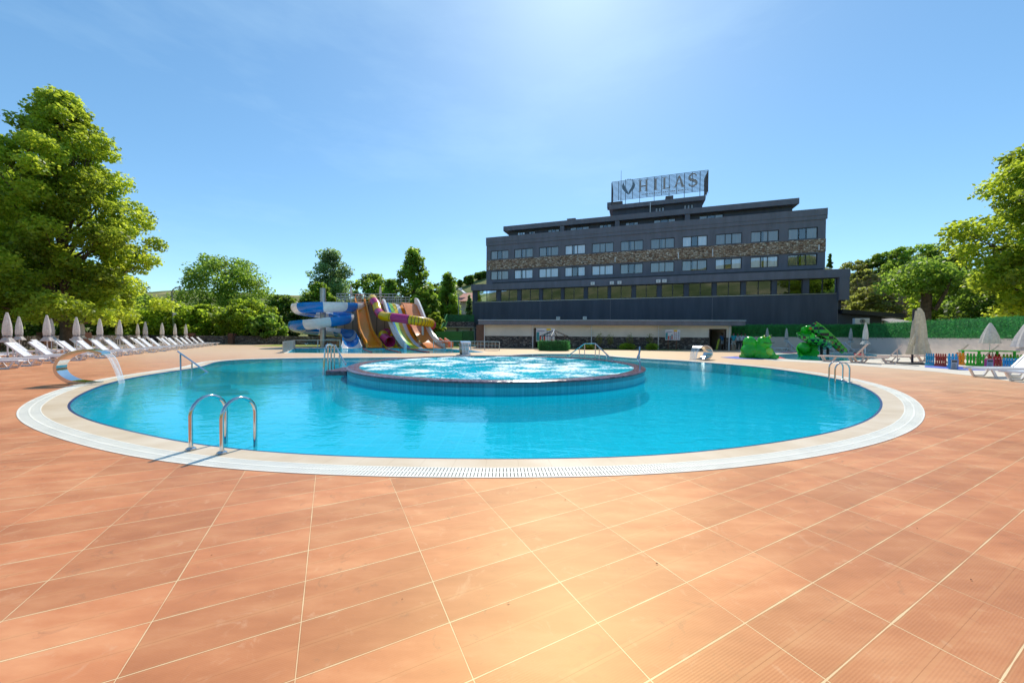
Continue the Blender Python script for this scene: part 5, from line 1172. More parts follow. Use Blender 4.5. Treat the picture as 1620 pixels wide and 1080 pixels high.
mb = MB(); sweep(mb, slide_path([P(616, 543, 34.7), P(619, 546.5, 34.1), P(621.5, 549.5, 33.5), P(622.5, 550.5, 32.9)], 14), lambda s: trough(.62, .07, .1)); mb.build('exit_chute', C_YELLOW, t, smooth=True)
# rainbow multi-lane and neighbour
t = thing('rainbow_slide', 'wide rainbow striped multi-lane slide with white side walls', 'water slide', G(658, 551))
RP = [(620.5, 479.5, 39.6, .78), (623.5, 482, 39.0, .80), (628.5, 496, 37.8, .82), (634, 513, 36.6, .85), (641, 529, 35.6, .88), (649.5, 541, 34.7, .92), (657, 548, 33.8, .95), (660, 550.5, 33.0, .98)]
rp_ = slide_path([P(a, b_, c) for a, b_, c, d in RP], 60)
mb = MB(); lanes = [0, 1, 2, 3, 4]
def lane_prof(s):
    w_ = .92; pts = [(-w_, -.08), (w_, -.08)]; n = 10
    return pts + [(w_ - 2 * w_ * i / n, 0 if i not in (0, 10) else .0) for i in range(n + 1)]
def lane_col(s, j):
    k = int(round(j * 13))
    if k < 2: return 0
    return [0, 0, 1, 1, 2, 2, 3, 3, 4, 4, 4][min(10, k - 2)]
sweep(mb, rp_, lane_prof, lane_col); mb.build('lane_bed', [C_BLUE, C_LGREEN, C_YELLOW, C_WHITE, C_ORANGE], t)
for sgn in (1,):
    mb = MB(); sweep(mb, rp_, lambda s: [(.93, -.1), (1.16, -.1), (1.12, .40), (.93, .40)]); mb.build('side_wall', C_WHITE, t, smooth=True)
mb = MB()
for k in (12, 28, 42): mb.tube([rp_[k] - Vector((0, 0, .1)), Vector((rp_[k].x, rp_[k].y, 0))], .09, 8)
mb.build('support_post', M_ALU, t)
t = thing('rust_slide', 'rust orange slide with tall white walls right of the rainbow slide', 'water slide', G(678, 550))
r2_ = slide_path([p + Vector((1.72, -.03, .03)) for i, p in enumerate([P(a, b_, c) for a, b_, c, d in RP])], 60)
mb = MB(); sweep(mb, r2_, lambda s: [(-.72, -.08), (.72, -.08), (.72, 0), (-.72, 0)], lambda s, j: 0); mb.build('lane_bed', C_RUST, t)
mb = MB(); sweep(mb, r2_, lambda s: [(-.73, .62 - .2 * s), (-.90, .62 - .2 * s), (-.98, -.1), (-.73, -.1)]); mb.build('side_wall', C_WHITE, t, smooth=True)
mb = MB()
for k in (12, 28, 42): mb.tube([r2_[k] - Vector((0, 0, .1)), Vector((r2_[k].x, r2_[k].y, 0))], .09, 8)
mb.build('support_post', M_ALU, t)
mb = MB(); sweep(mb, slide_path([r2_[-14] + Vector((1.25, .3, .02)), r2_[-7] + Vector((1.28, .0, .08)), r2_[-1] + Vector((1.3, 0, .1))], 12), lambda s: flatp(.32, .42)); mb.build('splash_guard', C_RUST, t)
# lane ropes on the slide pool
for (a, b_), lb in zip([((574.8, 552), (587.8, 557.8)), ((610, 551.7), (633.6, 557.8)), ((645.7, 551.7), (678.5, 557.6))], ['dark red lane rope below the orange slide', 'dark red lane rope below the yellow tube exit', 'dark red lane rope below the rainbow slide']):
    A_, B_ = G(*a), G(*b_); mb = MB(); mb.tube([A_.lerp(B_, k / 10) for k in range(11)], .07, 6); mb.build
    o = mb.build('lane_rope', pm('dark_red_rope', (.18, .02, .03), .5)); o.location.z = .0; recenter(tag(o, lb, 'lane rope', 'lane ropes in the slide pool'))
# fences
def glass_fence(pts, lb, hh=.76, step=1.6, cross=True, glass=True, ng=False):
    t = thing('pool_fence', lb, 'fence', pts[0]); mbp, mbr, mbg, mbx = MB(), MB(), MB(), MB()
    for a, b in zip(pts, pts[1:]):
        L_ = (b - a).length; n = max(1, round(L_ / step)); u = (b - a).normalized()
        mbr.bar(a + Vector((0, 0, hh)), b + Vector((0, 0, hh)), .05, .05); mbr.bar(a + Vector((0, 0, .09)), b + Vector((0, 0, .09)), .03, .03)
        for k in range(n + 1): q = a.lerp(b, k / n); mbp.box(q.x - .03, q.x + .03, q.y - .03, q.y + .03, 0, hh + .03)
        for k in range(n):
            q0, q1 = a.lerp(b, (k + .06) / n), a.lerp(b, (k + .94) / n)
            mbg.add([q0 + Vector((0, 0, .14)), q1 + Vector((0, 0, .14)), q1 + Vector((0, 0, hh - .06)), q0 + Vector((0, 0, hh - .06))], [(0, 1, 2, 3)])
            c = (q0 + q1) / 2 + Vector((0, -.01, hh * .5))
            for s in (-1, 1): mbx.bar(c, c + u * .12 * s + Vector((0, 0, .13)), .035, .035)
            if ng:
                for j in range(1, 4): q = q0.lerp(q1, j / 4); mbp.bar(q + Vector((0, 0, .09)), q + Vector((0, 0, hh)), .03)
    mbp.build('post', M_ALU, t); mbr.build('rail', M_ALU, t); mbg.build('glass_panel', M_GLASSF, t)
    if cross: mbx.build('emblem', M_WHITE, t)
glass_fence([G(448, 558.3), G(466, 552.2)], 'short aluminium and glass pool fence at the left end of the slide pool', cross=False, ng=True)
glass_fence([G(466.5, 552), G(538, 551.8)], 'aluminium and glass pool fence in front of the spiral slide column')
glass_fence([G(686, 553), G(741, 553)], 'aluminium and glass pool fence before the green panels')
glass_fence([G(745, 553.2), G(790, 554.8)], 'aluminium and glass pool fence running to the kiosk side', cross=False, ng=True)
t = thing('picket_railing', 'low pale picket railing between the ends of the water slides', 'railing', G(600, 550)); mb = MB()
for a, b_ in ((567, 581), (600, 611), (629, 643)):
    A_, B_ = pg(a, 35.6), pg(b_, 35.6); mb.bar(A_ + Vector((0, 0, .75)), B_ + Vector((0, 0, .75)), .06); mb.bar(A_ + Vector((0, 0, .12)), B_ + Vector((0, 0, .12)), .05)
    for k in range(8): q = A_.lerp(B_, k / 7); mb.bar(q, q + Vector((0, 0, .8)), .05)
mb.build('picket', M_CREAMPL, t)

# ------------------------------------------------------------------ pool fountains, ladders and rails
def fountain(loc, rz, label, sc_=1.0, wd=.42, xs=1.0):
    t = thing('water_arch', label, 'fountain', loc, rz); W[t] = Vector((0, 0, 0))
    pts = crom([Vector((.10, 0, 0)), Vector((-.30, 0, .07)), Vector((-.58, 0, .24)), Vector((-.66, 0, .45)), Vector((-.52, 0, .67)), Vector((-.2, 0, .81)), Vector((.12, 0, .85)), Vector((.42, 0, .80)), Vector((.52, 0, .765))], False, 6)
    pts = [p * sc_ for p in pts]; mb = MB(); k = len(pts); A, B, C, D = [], [], [], []
    for i, p in enumerate(pts):
        tg = (pts[min(i + 1, k - 1)] - pts[max(i - 1, 0)]).normalized(); nn = Vector((-tg.z, 0, tg.x)) * (.05 - .025 * i / k); s = wd / 2 * sc_
        A.append(p + nn + Vector((0, s, 0))); B.append(p + nn - Vector((0, s, 0))); C.append(p - nn - Vector((0, s, 0))); D.append(p - nn + Vector((0, s, 0)))
    mb.strip(A, B); mb.strip(B, C); mb.strip(C, D); mb.strip(D, A); mb.add([A[0], B[0], C[0], D[0]], [(0, 1, 2, 3)]); mb.add([A[-1], B[-1], C[-1], D[-1]], [(3, 2, 1, 0)])
    mb.build('steel_band', M_STEEL, t, smooth=True)
    mb = MB(); mb.box(-.25 * sc_, .3 * sc_, -wd * .62 * sc_, wd * .62 * sc_, .0045, .03); mb.build('base_plate', M_STEEL, t)
    mb = MB(); e = pts[-1]; A, B = [], []
    for i in range(11):
        u = i / 10; x = e.x + u * .42 * sc_; h = e.z - .02 * u - (e.z + .02) * u ** 2 * .99; s = wd / 2 * sc_ * (1 - .22 * u); A.append(Vector((x, s, h))); B.append(Vector((x, -s, h)))
    mb.strip(A, B); mb.build('water_sheet', M_SHEET, t, smooth=True)
    t.scale = (xs, 1, 1); return t
fountain(Vector((-11.1, 9.35, 0)), .40, 'curved steel water arch pouring into the pool at the left', 1.02, .36, .72)
ft = P(737, 566, 23.6); fountain(Vector((ft.x - .1, 23.9, 0)), -PI / 2 + .22, 'curved steel water arch at the far side behind the jacuzzi', 1.05, .62)
ft = P(1109, 571, 20.6); fountain(Vector((ft.x + .05, 20.6, 0)), PI + .55, 'curved steel water arch at the far right edge of the pool', .95, .55)
def ladder(f1, f2, din, label, h=.59):
    f1, f2, din = Vector(f1), Vector(f2), Vector(din); t = thing('pool_ladder', label, 'ladder', (f1 + f2) / 2)
    for f in (f1, f2):
        L_ = din.length; pts = [f, f + Vector((0, 0, h - .2))]
        for k in range(1, 10): a = PI * k / 10; pts.append(f + din * (.5 - .5 * math.cos(a)) + Vector((0, 0, h - .2 + .2 * math.sin(a))))
        pts += [f + din + Vector((0, 0, h - .2)), f + din + Vector((0, 0, -.75))]
        mb = MB(); mb.tube(pts, .021, 12); r_ = mb.build('handrail', M_STEEL, t, smooth=True)
        mb = MB(); mb.lathe([(.05, .005), (.05, .014), (.03, .03), (.022, .03)], (f.x, f.y, 0), 16); mb.build('flange', M_STEEL, r_, smooth=True)
    mb = MB()
    for h_ in (-.15, -.4, -.65): a, b = f1 + din + Vector((0, 0, h_)), f2 + din + Vector((0, 0, h_)); mb.bar(a, b, .08, .03)
    mb.build('step', M_STEEL, t)
ladder(G(302, 711), G(351, 717), (.11, .37, 0), 'polished steel pool ladder in the left foreground')
ladder(G(1333.4, 601), G(1344, 605), (-.40, .04, 0), 'steel pool ladder at the far right side of the pool')
def rail(name, label, lines, posts, r=.028, cat='handrail'):
    p0 = Vector(lines[0][0]); t = thing(name, label, cat, (p0.x, p0.y, 0)); mb = MB()
    for l_ in lines: mb.tube(crom(l_, False, 4) if len(l_) > 4 else l_, r, 8)
    mb.build('rail', M_STEEL, t, smooth=True); mb = MB()
    for a, b in posts: mb.tube([a, b], r * .85, 8)
    mb.build('post', M_STEEL, t, smooth=True)
v = lambda x, y, h: Vector((x, y, h))
A0 = P(281, 555.6, 13.2); A1 = G(327, 588, -.02)
q1 = G(286, 586); q2 = G(305, 588)
rail('handrail', 'sloping steel handrail going down into the pool at the left', [[A0, A1, A1 + (A1 - A0) * .25]], [(v(q1.x, q1.y, -.3), A0.lerp(A1, .10)), (v(*A0.lerp(A1, .5).xy, -.4), A0.lerp(A1, .5))])
C1, D1 = P(525, 545, 12.8), P(547, 576.5, 12.35)
rail('handrail', 'pair of bent steel handrails on the left side of the jacuzzi',
     [[P(514, 612, 11.7), P(512, 592, 11.85), P(513.5, 562, 11.95), P(516, 547.5, 12.05), P(520, 545.3, 12.4), C1], [C1, P(530, 546.5, 13.1), D1], [P(524, 590, 12.9), P(524, 547, 12.9), P(530, 546, 13.3)]],
     [(v(*P(519, 580, 12.3).xy, -.4), P(519, 546, 12.3)), (v(*P(529, 577, 13).xy, -.3), P(529, 546.6, 13)), (v(*P(537, 577, 12.7).xy, .2), P(537, 561.5, 12.7))])
E = [P(893.5, 566.5, 18.6), P(925, 543.3, 17.4), P(942, 543.3, 16.6), P(972.5, 572.5, 14.9)]
rail('handrail', 'trapezoid steel handrail over the far right rim of the jacuzzi', [E, [e + Vector((.55, .35, 0)) for e in E[:0]] or E],
     [(v(*e.xy, 0.05), e) for e in (E[0].lerp(E[1], .35), E[0].lerp(E[1], .75), E[1], E[2], E[2].lerp(E[3], .22), E[2].lerp(E[3], .6))])
rail('handrail', 'single bent steel handrail at the right end of the jacuzzi rim', [[P(1012, 548.5, 11.8), P(1011.5, 558, 11.7), P(1008.5, 567, 11.6), P(1012, 572.5, 11.5), P(1012.3, 586, 11.35)]], [(P(1011.5, 558, 11.85), P(1011.8, 585, 11.75))], r=.03)

# ------------------------------------------------------------------ kiosk
kc = Vector((pg(876.5, 31.5).x, 31.5, 0)); t = thing('kiosk', 'green hedge clad hexagonal kiosk with a bare roof frame', 'kiosk', kc)
hexa = lambda r_, h: [kc + Vector((r_ * math.cos(PI / 3 * i + .25), r_ * .8 * math.sin(PI / 3 * i + .25), h)) for i in range(6)]
mb = MB(); mb.strip(hexa(1.36, 0), hexa(1.36, .84), True); mb.strip(hexa(1.36, .84), hexa(1.15, .84), True); mb.strip(hexa(1.15, .84), hexa(1.15, 0), True); mb.build('counter_wall', pm('kiosk_green', (.035, .13, .035), .9, var=.4, scale=6, bump=.8, bscale=16), t)
leaf_mesh('hedge_cladding', [(p.lerp(q, (k + .5) / 6) + Vector((0, 0, h)), (.18, .1, .22)) for p, q in zip(hexa(1.36, 0), hexa(1.36, 0)[1:] + hexa(1.36, 0)[:1]) for k in range(6) for h in (.18, .42, .66)], 9000, .05, LF['hedge'], t, 301, flat_=.1, shell=.7)
mb = MB(); top = kc + Vector((0, 0, 1.78))
for p in hexa(1.32, 1.26): mb.bar(p, top, .045); mb.bar(p, Vector((p.x, p.y, .84)), .045)
hh = hexa(1.32, 1.26)
for p, q in zip(hh, hh[1:] + hh[:1]): mb.bar(p, q, .04)
mb.build('roof_frame', M_BLACK, t)
mb = MB(); mb.bar(top + Vector((0, -.1, .02)), top + Vector((-.25, -.75, -.5)), .07); mb.build('folded_canvas', M_WHITE, t)

# ------------------------------------------------------------------ sun loungers
def lounger_proto(name, mat, label='x', back=48):
    t = proto(name, label, 'sun lounger'); ba = math.radians(back)
    mb = MB(); n = 13
    for i in range(n): x0 = -.28 + 1.42 * i / n; mb.box(x0, x0 + 1.42 / n - .016, -.27, .27, .305 - (.03 if i == n - 1 else 0), .335 - (.03 if i == n - 1 else 0))
    for s in (-1, 1): mb.box(-.30, 1.15, s * .305 - .03, s * .305 + .03, .275, .345)
    mb.build('seat', mat, t)
    mb = MB(); n = 8; L_ = .78; d = Vector((-math.cos(ba), 0, math.sin(ba))); nn = Vector((math.sin(ba), 0, math.cos(ba)))
    for i in range(n): c = Vector((-.31, 0, .33)) + d * (L_ * (i + .5) / n); mb.obox(c, d * (L_ / n / 2 - .008), (0, .27, 0), nn * .014)
    for s in (-1, 1): mb.obox(Vector((-.31, s * .3, .33)) + d * L_ / 2, d * L_ / 2, (0, .025, 0), nn * .028)
    c = Vector((-.31, 0, .33)) + d * (L_ + .02); mb.obox(c, d * .03, (0, .32, 0), nn * .028)
    mb.build('backrest', mat, t)
    mb = MB(); 
    for s in (-1, 1): mb.bar((-.31 - .5 * math.cos(ba), s * .26, .33 + .5 * math.sin(ba)), (-.62, s * .26, .10), .03)
    mb.build('backrest_support', mat, t)
    for s in (-1, 1):
        for x0 in (.55, -.55):
            mb = MB(); y = s * .29; pts = [(x0 + .46, y, .30), (x0 + .33, y, .03), (x0 + .02, y, .03), (x0 - .14, y, .30)]
            for a, b in zip(pts, pts[1:]): mb.bar(a, b, .045, .055)
            mb.build('leg', mat, t)
    return t
LW = Placer(lounger_proto('sun_lounger', M_WHITE)); LC = Placer(lounger_proto('sun_lounger', M_CREAMPL, back=55))
LDIR = Vector((-.53, 1, 0)).normalized(); LNRM = Vector((.884, .468, 0))  # along the rows / towards the pool
ang = math.atan2(LNRM.y, LNRM.x) + .0
row0 = Vector((-21.5, 14.7, 0))
UM, k1 = [], 0
for px in (11.5, 74.5, 121, 158, 189.5, 230, 256.5, 277, 294): k = (810 - px) / F; Z_ = 13.7 / (k - .53); UM.append(Vector((-k * Z_, Z_, 0)))
s_of = lambda p: (p - row0).dot(LDIR)
n1 = 19; smin, smax = -3.2, s_of(UM[-1]) + 1.0
for i in range(n1):
    s = smin + (smax - smin) * i / (n1 - 1) + rnd.uniform(-.12, .12); p = row0 + LDIR * s + LNRM * (1.35 + rnd.uniform(-.1, .1))
    LW(p, ang + rnd.uniform(-.07, .07), 'white plastic sun lounger in the front row on the left, ' + ORD[i] + ' from the photo edge', 'front row of white sun loungers').scale = (.9, .85, .92)
for i in range(n1 - 2):
    s = smin + 1.2 + (smax + 3 - smin) * i / (n1 - 3) + rnd.uniform(-.2, .2); p = row0 + LDIR * s + LNRM * (-1.7 + rnd.uniform(-.15, .15))
    LW(p, ang + rnd.uniform(-.12, .12), 'white plastic sun lounger in the back row on the left, ' + ORD[i] + ' from the photo edge', 'back row of white sun loungers').scale = (.9, .85, .92)
for i, p in enumerate(UM): U1((p.x, p.y, 0), rnd.uniform(0, 3), 'closed grey-white umbrella in the near row on the left, ' + ORD[i] + ' from the photo edge', 'closed umbrellas among the left sunbeds')
for i, (px, Y) in enumerate(((30.5, 19.8), (81.5, 22.5), (130, 25.0), (186, 29.5), (218, 34.5))): p = pg(px, Y); U1(p, rnd.uniform(0, 3), 'closed grey-white umbrella of the rear row on the left, ' + ORD[i] + ' from the photo edge', 'closed umbrellas behind the left sunbeds')
def table_proto():
    t = proto('side_table', 'x', 'side table'); mb = MB(); mb.lathe([(.02, .40), (.22, .40), (.22, .43), (.02, .43)], n=18); mb.build('table_top', M_CREAMPL, t); mb = MB(); mb.lathe([(.06, .02), (.045, .2), (.05, .40)], n=12); mb.build('leg', M_CREAMPL, t); mb = MB(); mb.lathe([(.16, 0), (.16, .02), (.05, .03)], n=16); mb.build('base', M_CREAMPL, t); return t
TB = Placer(table_proto())
for i, p in enumerate(UM[:6]): TB(p + LDIR * .1 + LNRM * .45, 0, 'small cream side table at the foot of the ' + ORD[i] + ' near-row umbrella on the left', 'cream side tables between sunbeds')
# right side
for px, Y, lb in ((1213.5, 34.6, 'closed white umbrella against the hedge behind the frog slide'), (1244, 34.3, 'closed white umbrella against the hedge between the two animal slides'), (1345.7, 32.5, 'closed white umbrella at the wall right of the snake slide')): U1(pg(px, Y), 0, lb, 'closed umbrellas along the shaded wall')
q = pg(1369, 23.0); t_ = U1(q, .4, 'closed grey-white umbrella between cream loungers right of the snake slide'); t_.scale = (1.06, 1.06, 1.04)
for i, (px, Y, rz, lb) in enumerate([(1227, 34.0, -.3, 'white lounger by the shaded wall behind the frog slide'), (1262, 33.4, -.3, 'white lounger by the shaded wall left of the snake slide'), (1306, 32.6, -.3, 'white lounger seen under the snake slide body'), (1352, 31.6, -.3, 'white lounger by the shaded wall right of the snake slide'), (1330, 32.0, -.3, 'white lounger behind the tail of the snake slide')]):
    LW(pg(px, Y), rz, lb, 'white loungers along the shaded wall')
for i, (px, Y, rz, lb) in enumerate([(1340, 19.2, 2.3, 'cream lounger just behind the far right pool ladder'), (1393, 18.6, 2.3, 'cream lounger between the pool ladder and the big umbrella'), (1436, 19.6, 2.3, 'cream lounger behind the big cream umbrella base'), (1496, 19.8, 2.2, 'cream lounger behind the red play fence panel'), (1540, 18.6, 2.2, 'cream lounger behind the green play fence panels'), (1596, 17.3, 2.2, 'cream lounger behind the rightmost play fence panels')]):
    LC(pg(px, Y), rz, lb, 'cream loungers beside the kids pool')
LW(Vector((17.45, 12.45, 0)), PI + .05, 'white lounger in front of the coloured play fence, the farther of two', 'white loungers at the right edge').scale = (1.25, 1, 1)
LW(Vector((17.05, 11.2, 0)), PI + .02, 'white lounger at the right edge, the nearer of two', 'white loungers at the right edge').scale = (1.25, 1, 1)
# side table by the wall
TB(pg(1247, 33.8), 0, 'small side table next to the umbrella between the animal slides')
# big cream umbrella
q = pg(1444, 18.4); t = thing('cantilever_umbrella', 'large closed cream umbrella on a dark post at the right', 'umbrella', q)
mb = MB(); mb.tube([q, q + v(0, 0, 2.80)], .045, 10); mb.build('pole', pm('dark_purple_post', (.03, .025, .05), .4), t, smooth=True)
cq = q + v(.17, -.1, 0); prf = [(.03, .54), (.40, .50), (.35, .75), (.27, 1.2), (.24, 1.7), (.20, 2.2), (.15, 2.6), (.07, 2.82), (.02, 2.86)]
mb = MB(); mb.lathe(prf, cq, 42, 7, .20); mb.build('canopy', M_CANV2, t, smooth=True)
mb = MB()
for dx, z0_, z1_, w_ in ((-.42, 1.0, 1.75, .05), (-.30, .62, 1.5, .06)): mb.tube([cq + v(dx, -.05, z0_), cq + v(dx * .45, -.1, z1_)], [w_, .03], 8)
mb.build('hanging_fold', M_CANV2, t, smooth=True)
mb = MB(); mb.bar(q + v(0, 0, 2.80), cq + v(0, 0, 2.72), .06); mb.build('arm', M_BLACK, t)
mb = MB(); mb.box(q.x - .62, q.x + .62, q.y - .5, q.y + .5, .006, .07); mb.build('base', M_BLACK, t, bevel=.01)
# half closed cone umbrellas
def cone_umb(q, Ht, z0_, r_, lb, pole=M_WHITE, fl=0):
    t = thing('half_closed_umbrella', lb, 'umbrella', q); mb = MB(); mb.tube([q, q + v(0, 0, Ht)], .022, 8); mb.build('pole', pole, t)
    mb = MB(); mb.lathe([(r_ * .96, z0_), (r_, z0_), (r_ * .8, z0_ + (Ht - z0_) * .35), (r_ * .42, z0_ + (Ht - z0_) * .75), (r_ * .12, Ht), (.01, Ht + .02)], q, 32, 8, .10); c = mb.build('canopy', M_CANV, t, smooth=True)
    if fl: mb = MB(); mb.lathe([(.04, z0_ + .1), (fl, z0_ - .12), (fl * .9, z0_ - .16), (.05, z0_ - .02)], q, 24, 6, .12); mb.build('valance', M_CANV, c, smooth=True)
    mb = MB(); mb.lathe([(.24, 0.006), (.24, .06), (.04, .1), (.04, .25)], q, 16); mb.build('base', pm('concrete_base', (.35, .34, .33), .8), t)
cone_umb(pg(1566, 19.0), 2.14, 1.08, .35, 'loosely folded cone shaped umbrella in front of the long hedge')
cone_umb(pg(1632, 14.6), 2.18, 1.0, .48, 'loosely folded umbrella cut by the right edge', fl=.36)

# ------------------------------------------------------------------ kids' area
# flat rubber mats
for pts, mt, lb in (([(1140, 565.2), (1168, 563.6), (1240, 566.2), (1205, 568.6), (1165, 567.6)], M_BLUE, 'purple-blue rubber mat under the frog slide'), ([(1160, 564.0), (1185, 562.9), (1234, 564.9), (1243, 567.4), (1200, 565.6)], M_RED, 'red rubber mat under the frog slide'), ([(1234, 556.8), (1278, 556.3), (1285, 558.0), (1240, 558.6)], M_PINK, 'pink rubber mat beside the snake slide'), ([(1350, 558.0), (1366, 558.0), (1368, 561.4), (1352, 561.4)], M_RED, 'red rubber mat right of the kids pool'), ([(1463, 578.5), (1600, 582.2), (1600, 586.4), (1530, 585.6), (1463, 581)], M_BLUE, 'blue mat under the coloured play fence')):
    lp_ = [G(*p) for p in pts]
    if area2(lp_) < 0: lp_.reverse()
    mb = MB(); n = len(lp_); hgt = .022 if mt is M_RED and pts[0][0] == 1160 else .014
    mb.poly([lp_], hgt); mb.strip(z(lp_, 0.001), z(lp_, hgt), True); recenter(tag(mb.build('rubber_mat', mt), lb, 'mat'))
def blob(name, spheres, mat, parent, vox=.045, sm=6):
    mb = MB()
    for c, r in spheres: mb.sphere(c, r, 9)
    o = mb.build(name, mat, parent); rm = o.modifiers.new('remesh', 'REMESH'); rm.mode = 'VOXEL'; rm.voxel_size = vox; rm.use_smooth_shade = True
    s_ = o.modifiers.new('smooth', 'SMOOTH'); s_.iterations = sm; s_.factor = .6; return o
q = G(1197, 566.5); t = thing('frog_slide', 'shiny green frog shaped kids slide at the pool edge', 'kids slide', (q.x, q.y, 0)); c = lambda x, y, h: (q.x + x, q.y + y, h)
blob('body', [(c(-.50, 0, .45), (.42, .5, .47)), (c(-.42, .05, .95), (.36, .40, .42)), (c(-.62, -.1, .3), (.30, .40, .32)), (c(.05, -.1, .45), (.42, .42, .45)), (c(.32, -.18, .92), (.42, .40, .34)), (c(.28, -.2, 1.14), (.34, .34, .24)), (c(.45, -.3, .35), (.38, .3, .30)), (c(.2, -.2, .12), (.62, .42, .16)), (c(.1, -.38, .3), (.24, .2, .34)), (c(.72, -.2, .18), (.32, .3, .14))], C_GREEN, t)
blob('foot', [(c(.62, -.52, .09), (.26, .14, .09)), (c(.80, -.58, .06), (.12, .08, .06)), (c(.82, -.46, .06), (.12, .08, .06))], C_GREEN, t, .03, 3)
blob('foot', [(c(-.1, -.55, .09), (.22, .14, .09)), (c(.08, -.60, .06), (.12, .08, .06))], C_GREEN, t, .03, 3)
mb = MB(); sweep(mb, slide_path([v(*c(.55, .1, .75)), v(*c(.85, .12, .42)), v(*c(1.05, .12, .16)), v(*c(1.3, .12, .08))], 16), lambda s: flatp(.24, .12, .05, .05)); mb.build('tongue_slide', C_GREEN, t, smooth=True)
for s in (-1, 1):
    mb = MB(); mb.sphere(c(.34 + .17 * s, -.42, 1.34), .09, 8); e_ = mb.build('eye', C_LGREEN, t, smooth=True); mb = MB(); mb.sphere(c(.35 + .17 * s, -.51, 1.38), .05, 8); mb.build('pupil', M_BLACK, e_, smooth=True)
mb = MB(); mb.tube([v(*c(.05 + .09 * i, -.555 - .02 * math.sin(i), 1.0 - .05 * math.sin(PI * i / 7))) for i in range(8)], .022, 6); mb.build('mouth', pm('dark_mouth', (.02, .10, .02), .4), t)
blob('belly_patch', [(c(.42, -.46, .42), (.25, .17, .27))], C_LGREEN, t, .035, 3)
mb = MB()
for k in range(4): mb.box(q.x - .98 + .1 * k, q.x - .72 + .1 * k, q.y - .25, q.y + .2, .0 + .2 * k, .2 + .2 * k - .002)
mb.build('step', C_GREEN, t, bevel=.03)
# snake slide
def snake_mat():
    m, nt, b, o = newmat('snake_pattern'); L = nt.links.new; tc = N(nt, 'ShaderNodeTexCoord')
    ck = N(nt, 'ShaderNodeTexChecker', i_Scale=4.2); ck.inputs['Color1'].default_value = (.05, .48, .05, 1); ck.inputs['Color2'].default_value = (.012, .02, .02, 1)
    L(tc.outputs['Object'], ck.inputs['Vector']); vo = N(nt, 'ShaderNodeTexVoronoi', i_Scale=1.5); L(tc.outputs['Object'], vo.inputs['Vector'])
    f = ramp(nt, vo.outputs['Distance'], [(.20, (1, 1, 1)), (.24, (0, 0, 0))]); mx = N(nt, 'ShaderNodeMixRGB'); mx.inputs[2].default_value = (.75, .20, .02, 1); L(ck.outputs[0], mx.inputs[1]); L(f, mx.inputs[0]); L(mx.outputs[0], b.inputs['Base Color'])
    b.inputs['Roughness'].default_value = .25; return m
M_SNAKE = snake_mat(); SY = 27.6
t = thing('snake_slide', 'green patterned snake shaped kids slide with coiled trough', 'kids slide', pg(1290, SY))
pp = lambda a, b_, Y=SY: P(a, b_, Y)
bodyp = slide_path([pp(1333, 557, 27.4), pp(1325, 550, 27.4), pp(1312, 538, 27.5), pp(1300, 528, 27.7), pp(1291, 521.5, 27.9), pp(1284, 518, 28.2)], 40)
mb = MB(); sweep(mb, bodyp, lambda s: [((.10 + .16 * s) * math.cos(2 * PI * i / 12), (.14 + .26 * s) * math.sin(2 * PI * i / 12)) for i in range(12)]); mb.build('tail', M_SNAKE, t, smooth=True)
mb = MB(); sweep(mb, slide_path([p + v(0, -.35, .08) for p in bodyp], 30), lambda s: [(-.03, -.1 - .3 * s), (.03, -.1 - .3 * s), (.03, .06 + .25 * s), (-.03, .06 + .25 * s)]); mb.build('stair_panel', M_SNAKE, t)
mb = MB(); mb.tube([p + v(0, -.39, .18 + .25 * i / 40) for i, p in enumerate(bodyp)], .03, 6); mb.build('handrail', C_LGREEN, t, smooth=True)
fl = slide_path([pp(1292, 523, 28.4), pp(1283, 524, 28.9), pp(1275, 525.5, 28.6), pp(1272.5, 527, 27.9), pp(1277, 530, 27.1), pp(1288, 534, 26.6), pp(1300, 538, 26.7), pp(1309, 541, 27.6), pp(1303, 543, 28.4), pp(1290, 545, 28.4), pp(1278, 547.5, 27.9), pp(1273, 550, 27.0), pp(1276, 553.5, 26.3), pp(1279, 556, 25.9)], 90)
mb = MB(); sweep(mb, fl, lambda s: trough(.50 if s < .9 else .5 + (s - .9) * 1.5, .06, -.0), lambda s, j: 0 if .02 < j < .5 and s < .72 and s > .15 else 1); mb.build('trough', [M_SNAKE, C_GREEN], t, smooth=True)
blob('hood', [(pp(1282, 517.5, 28.6), (.45, .3, .16)), (pp(1273, 522, 28.9), (.25, .3, .28)), (pp(1290, 518, 28.5), (.35, .3, .16))], C_GREEN, t, .05, 5)
blob('exit_bowl', [(pp(1271, 551, 27.2), (.38, .5, .48)), (pp(1284, 552.5, 27.2), (.36, .45, .42)), (pp(1277, 548, 27.6), (.5, .4, .3))], C_GREEN, t, .05, 5)
mb = MB()
for a, y_ in ((1278, 27.9), (1300, 27.3), (1310, 27.6)): b_ = pg(a, y_); mb.tube([b_, (b_.x, b_.y, ZT(a, 541, y_))], .09, 8)
mb.build('support_post', M_BLACK, t)
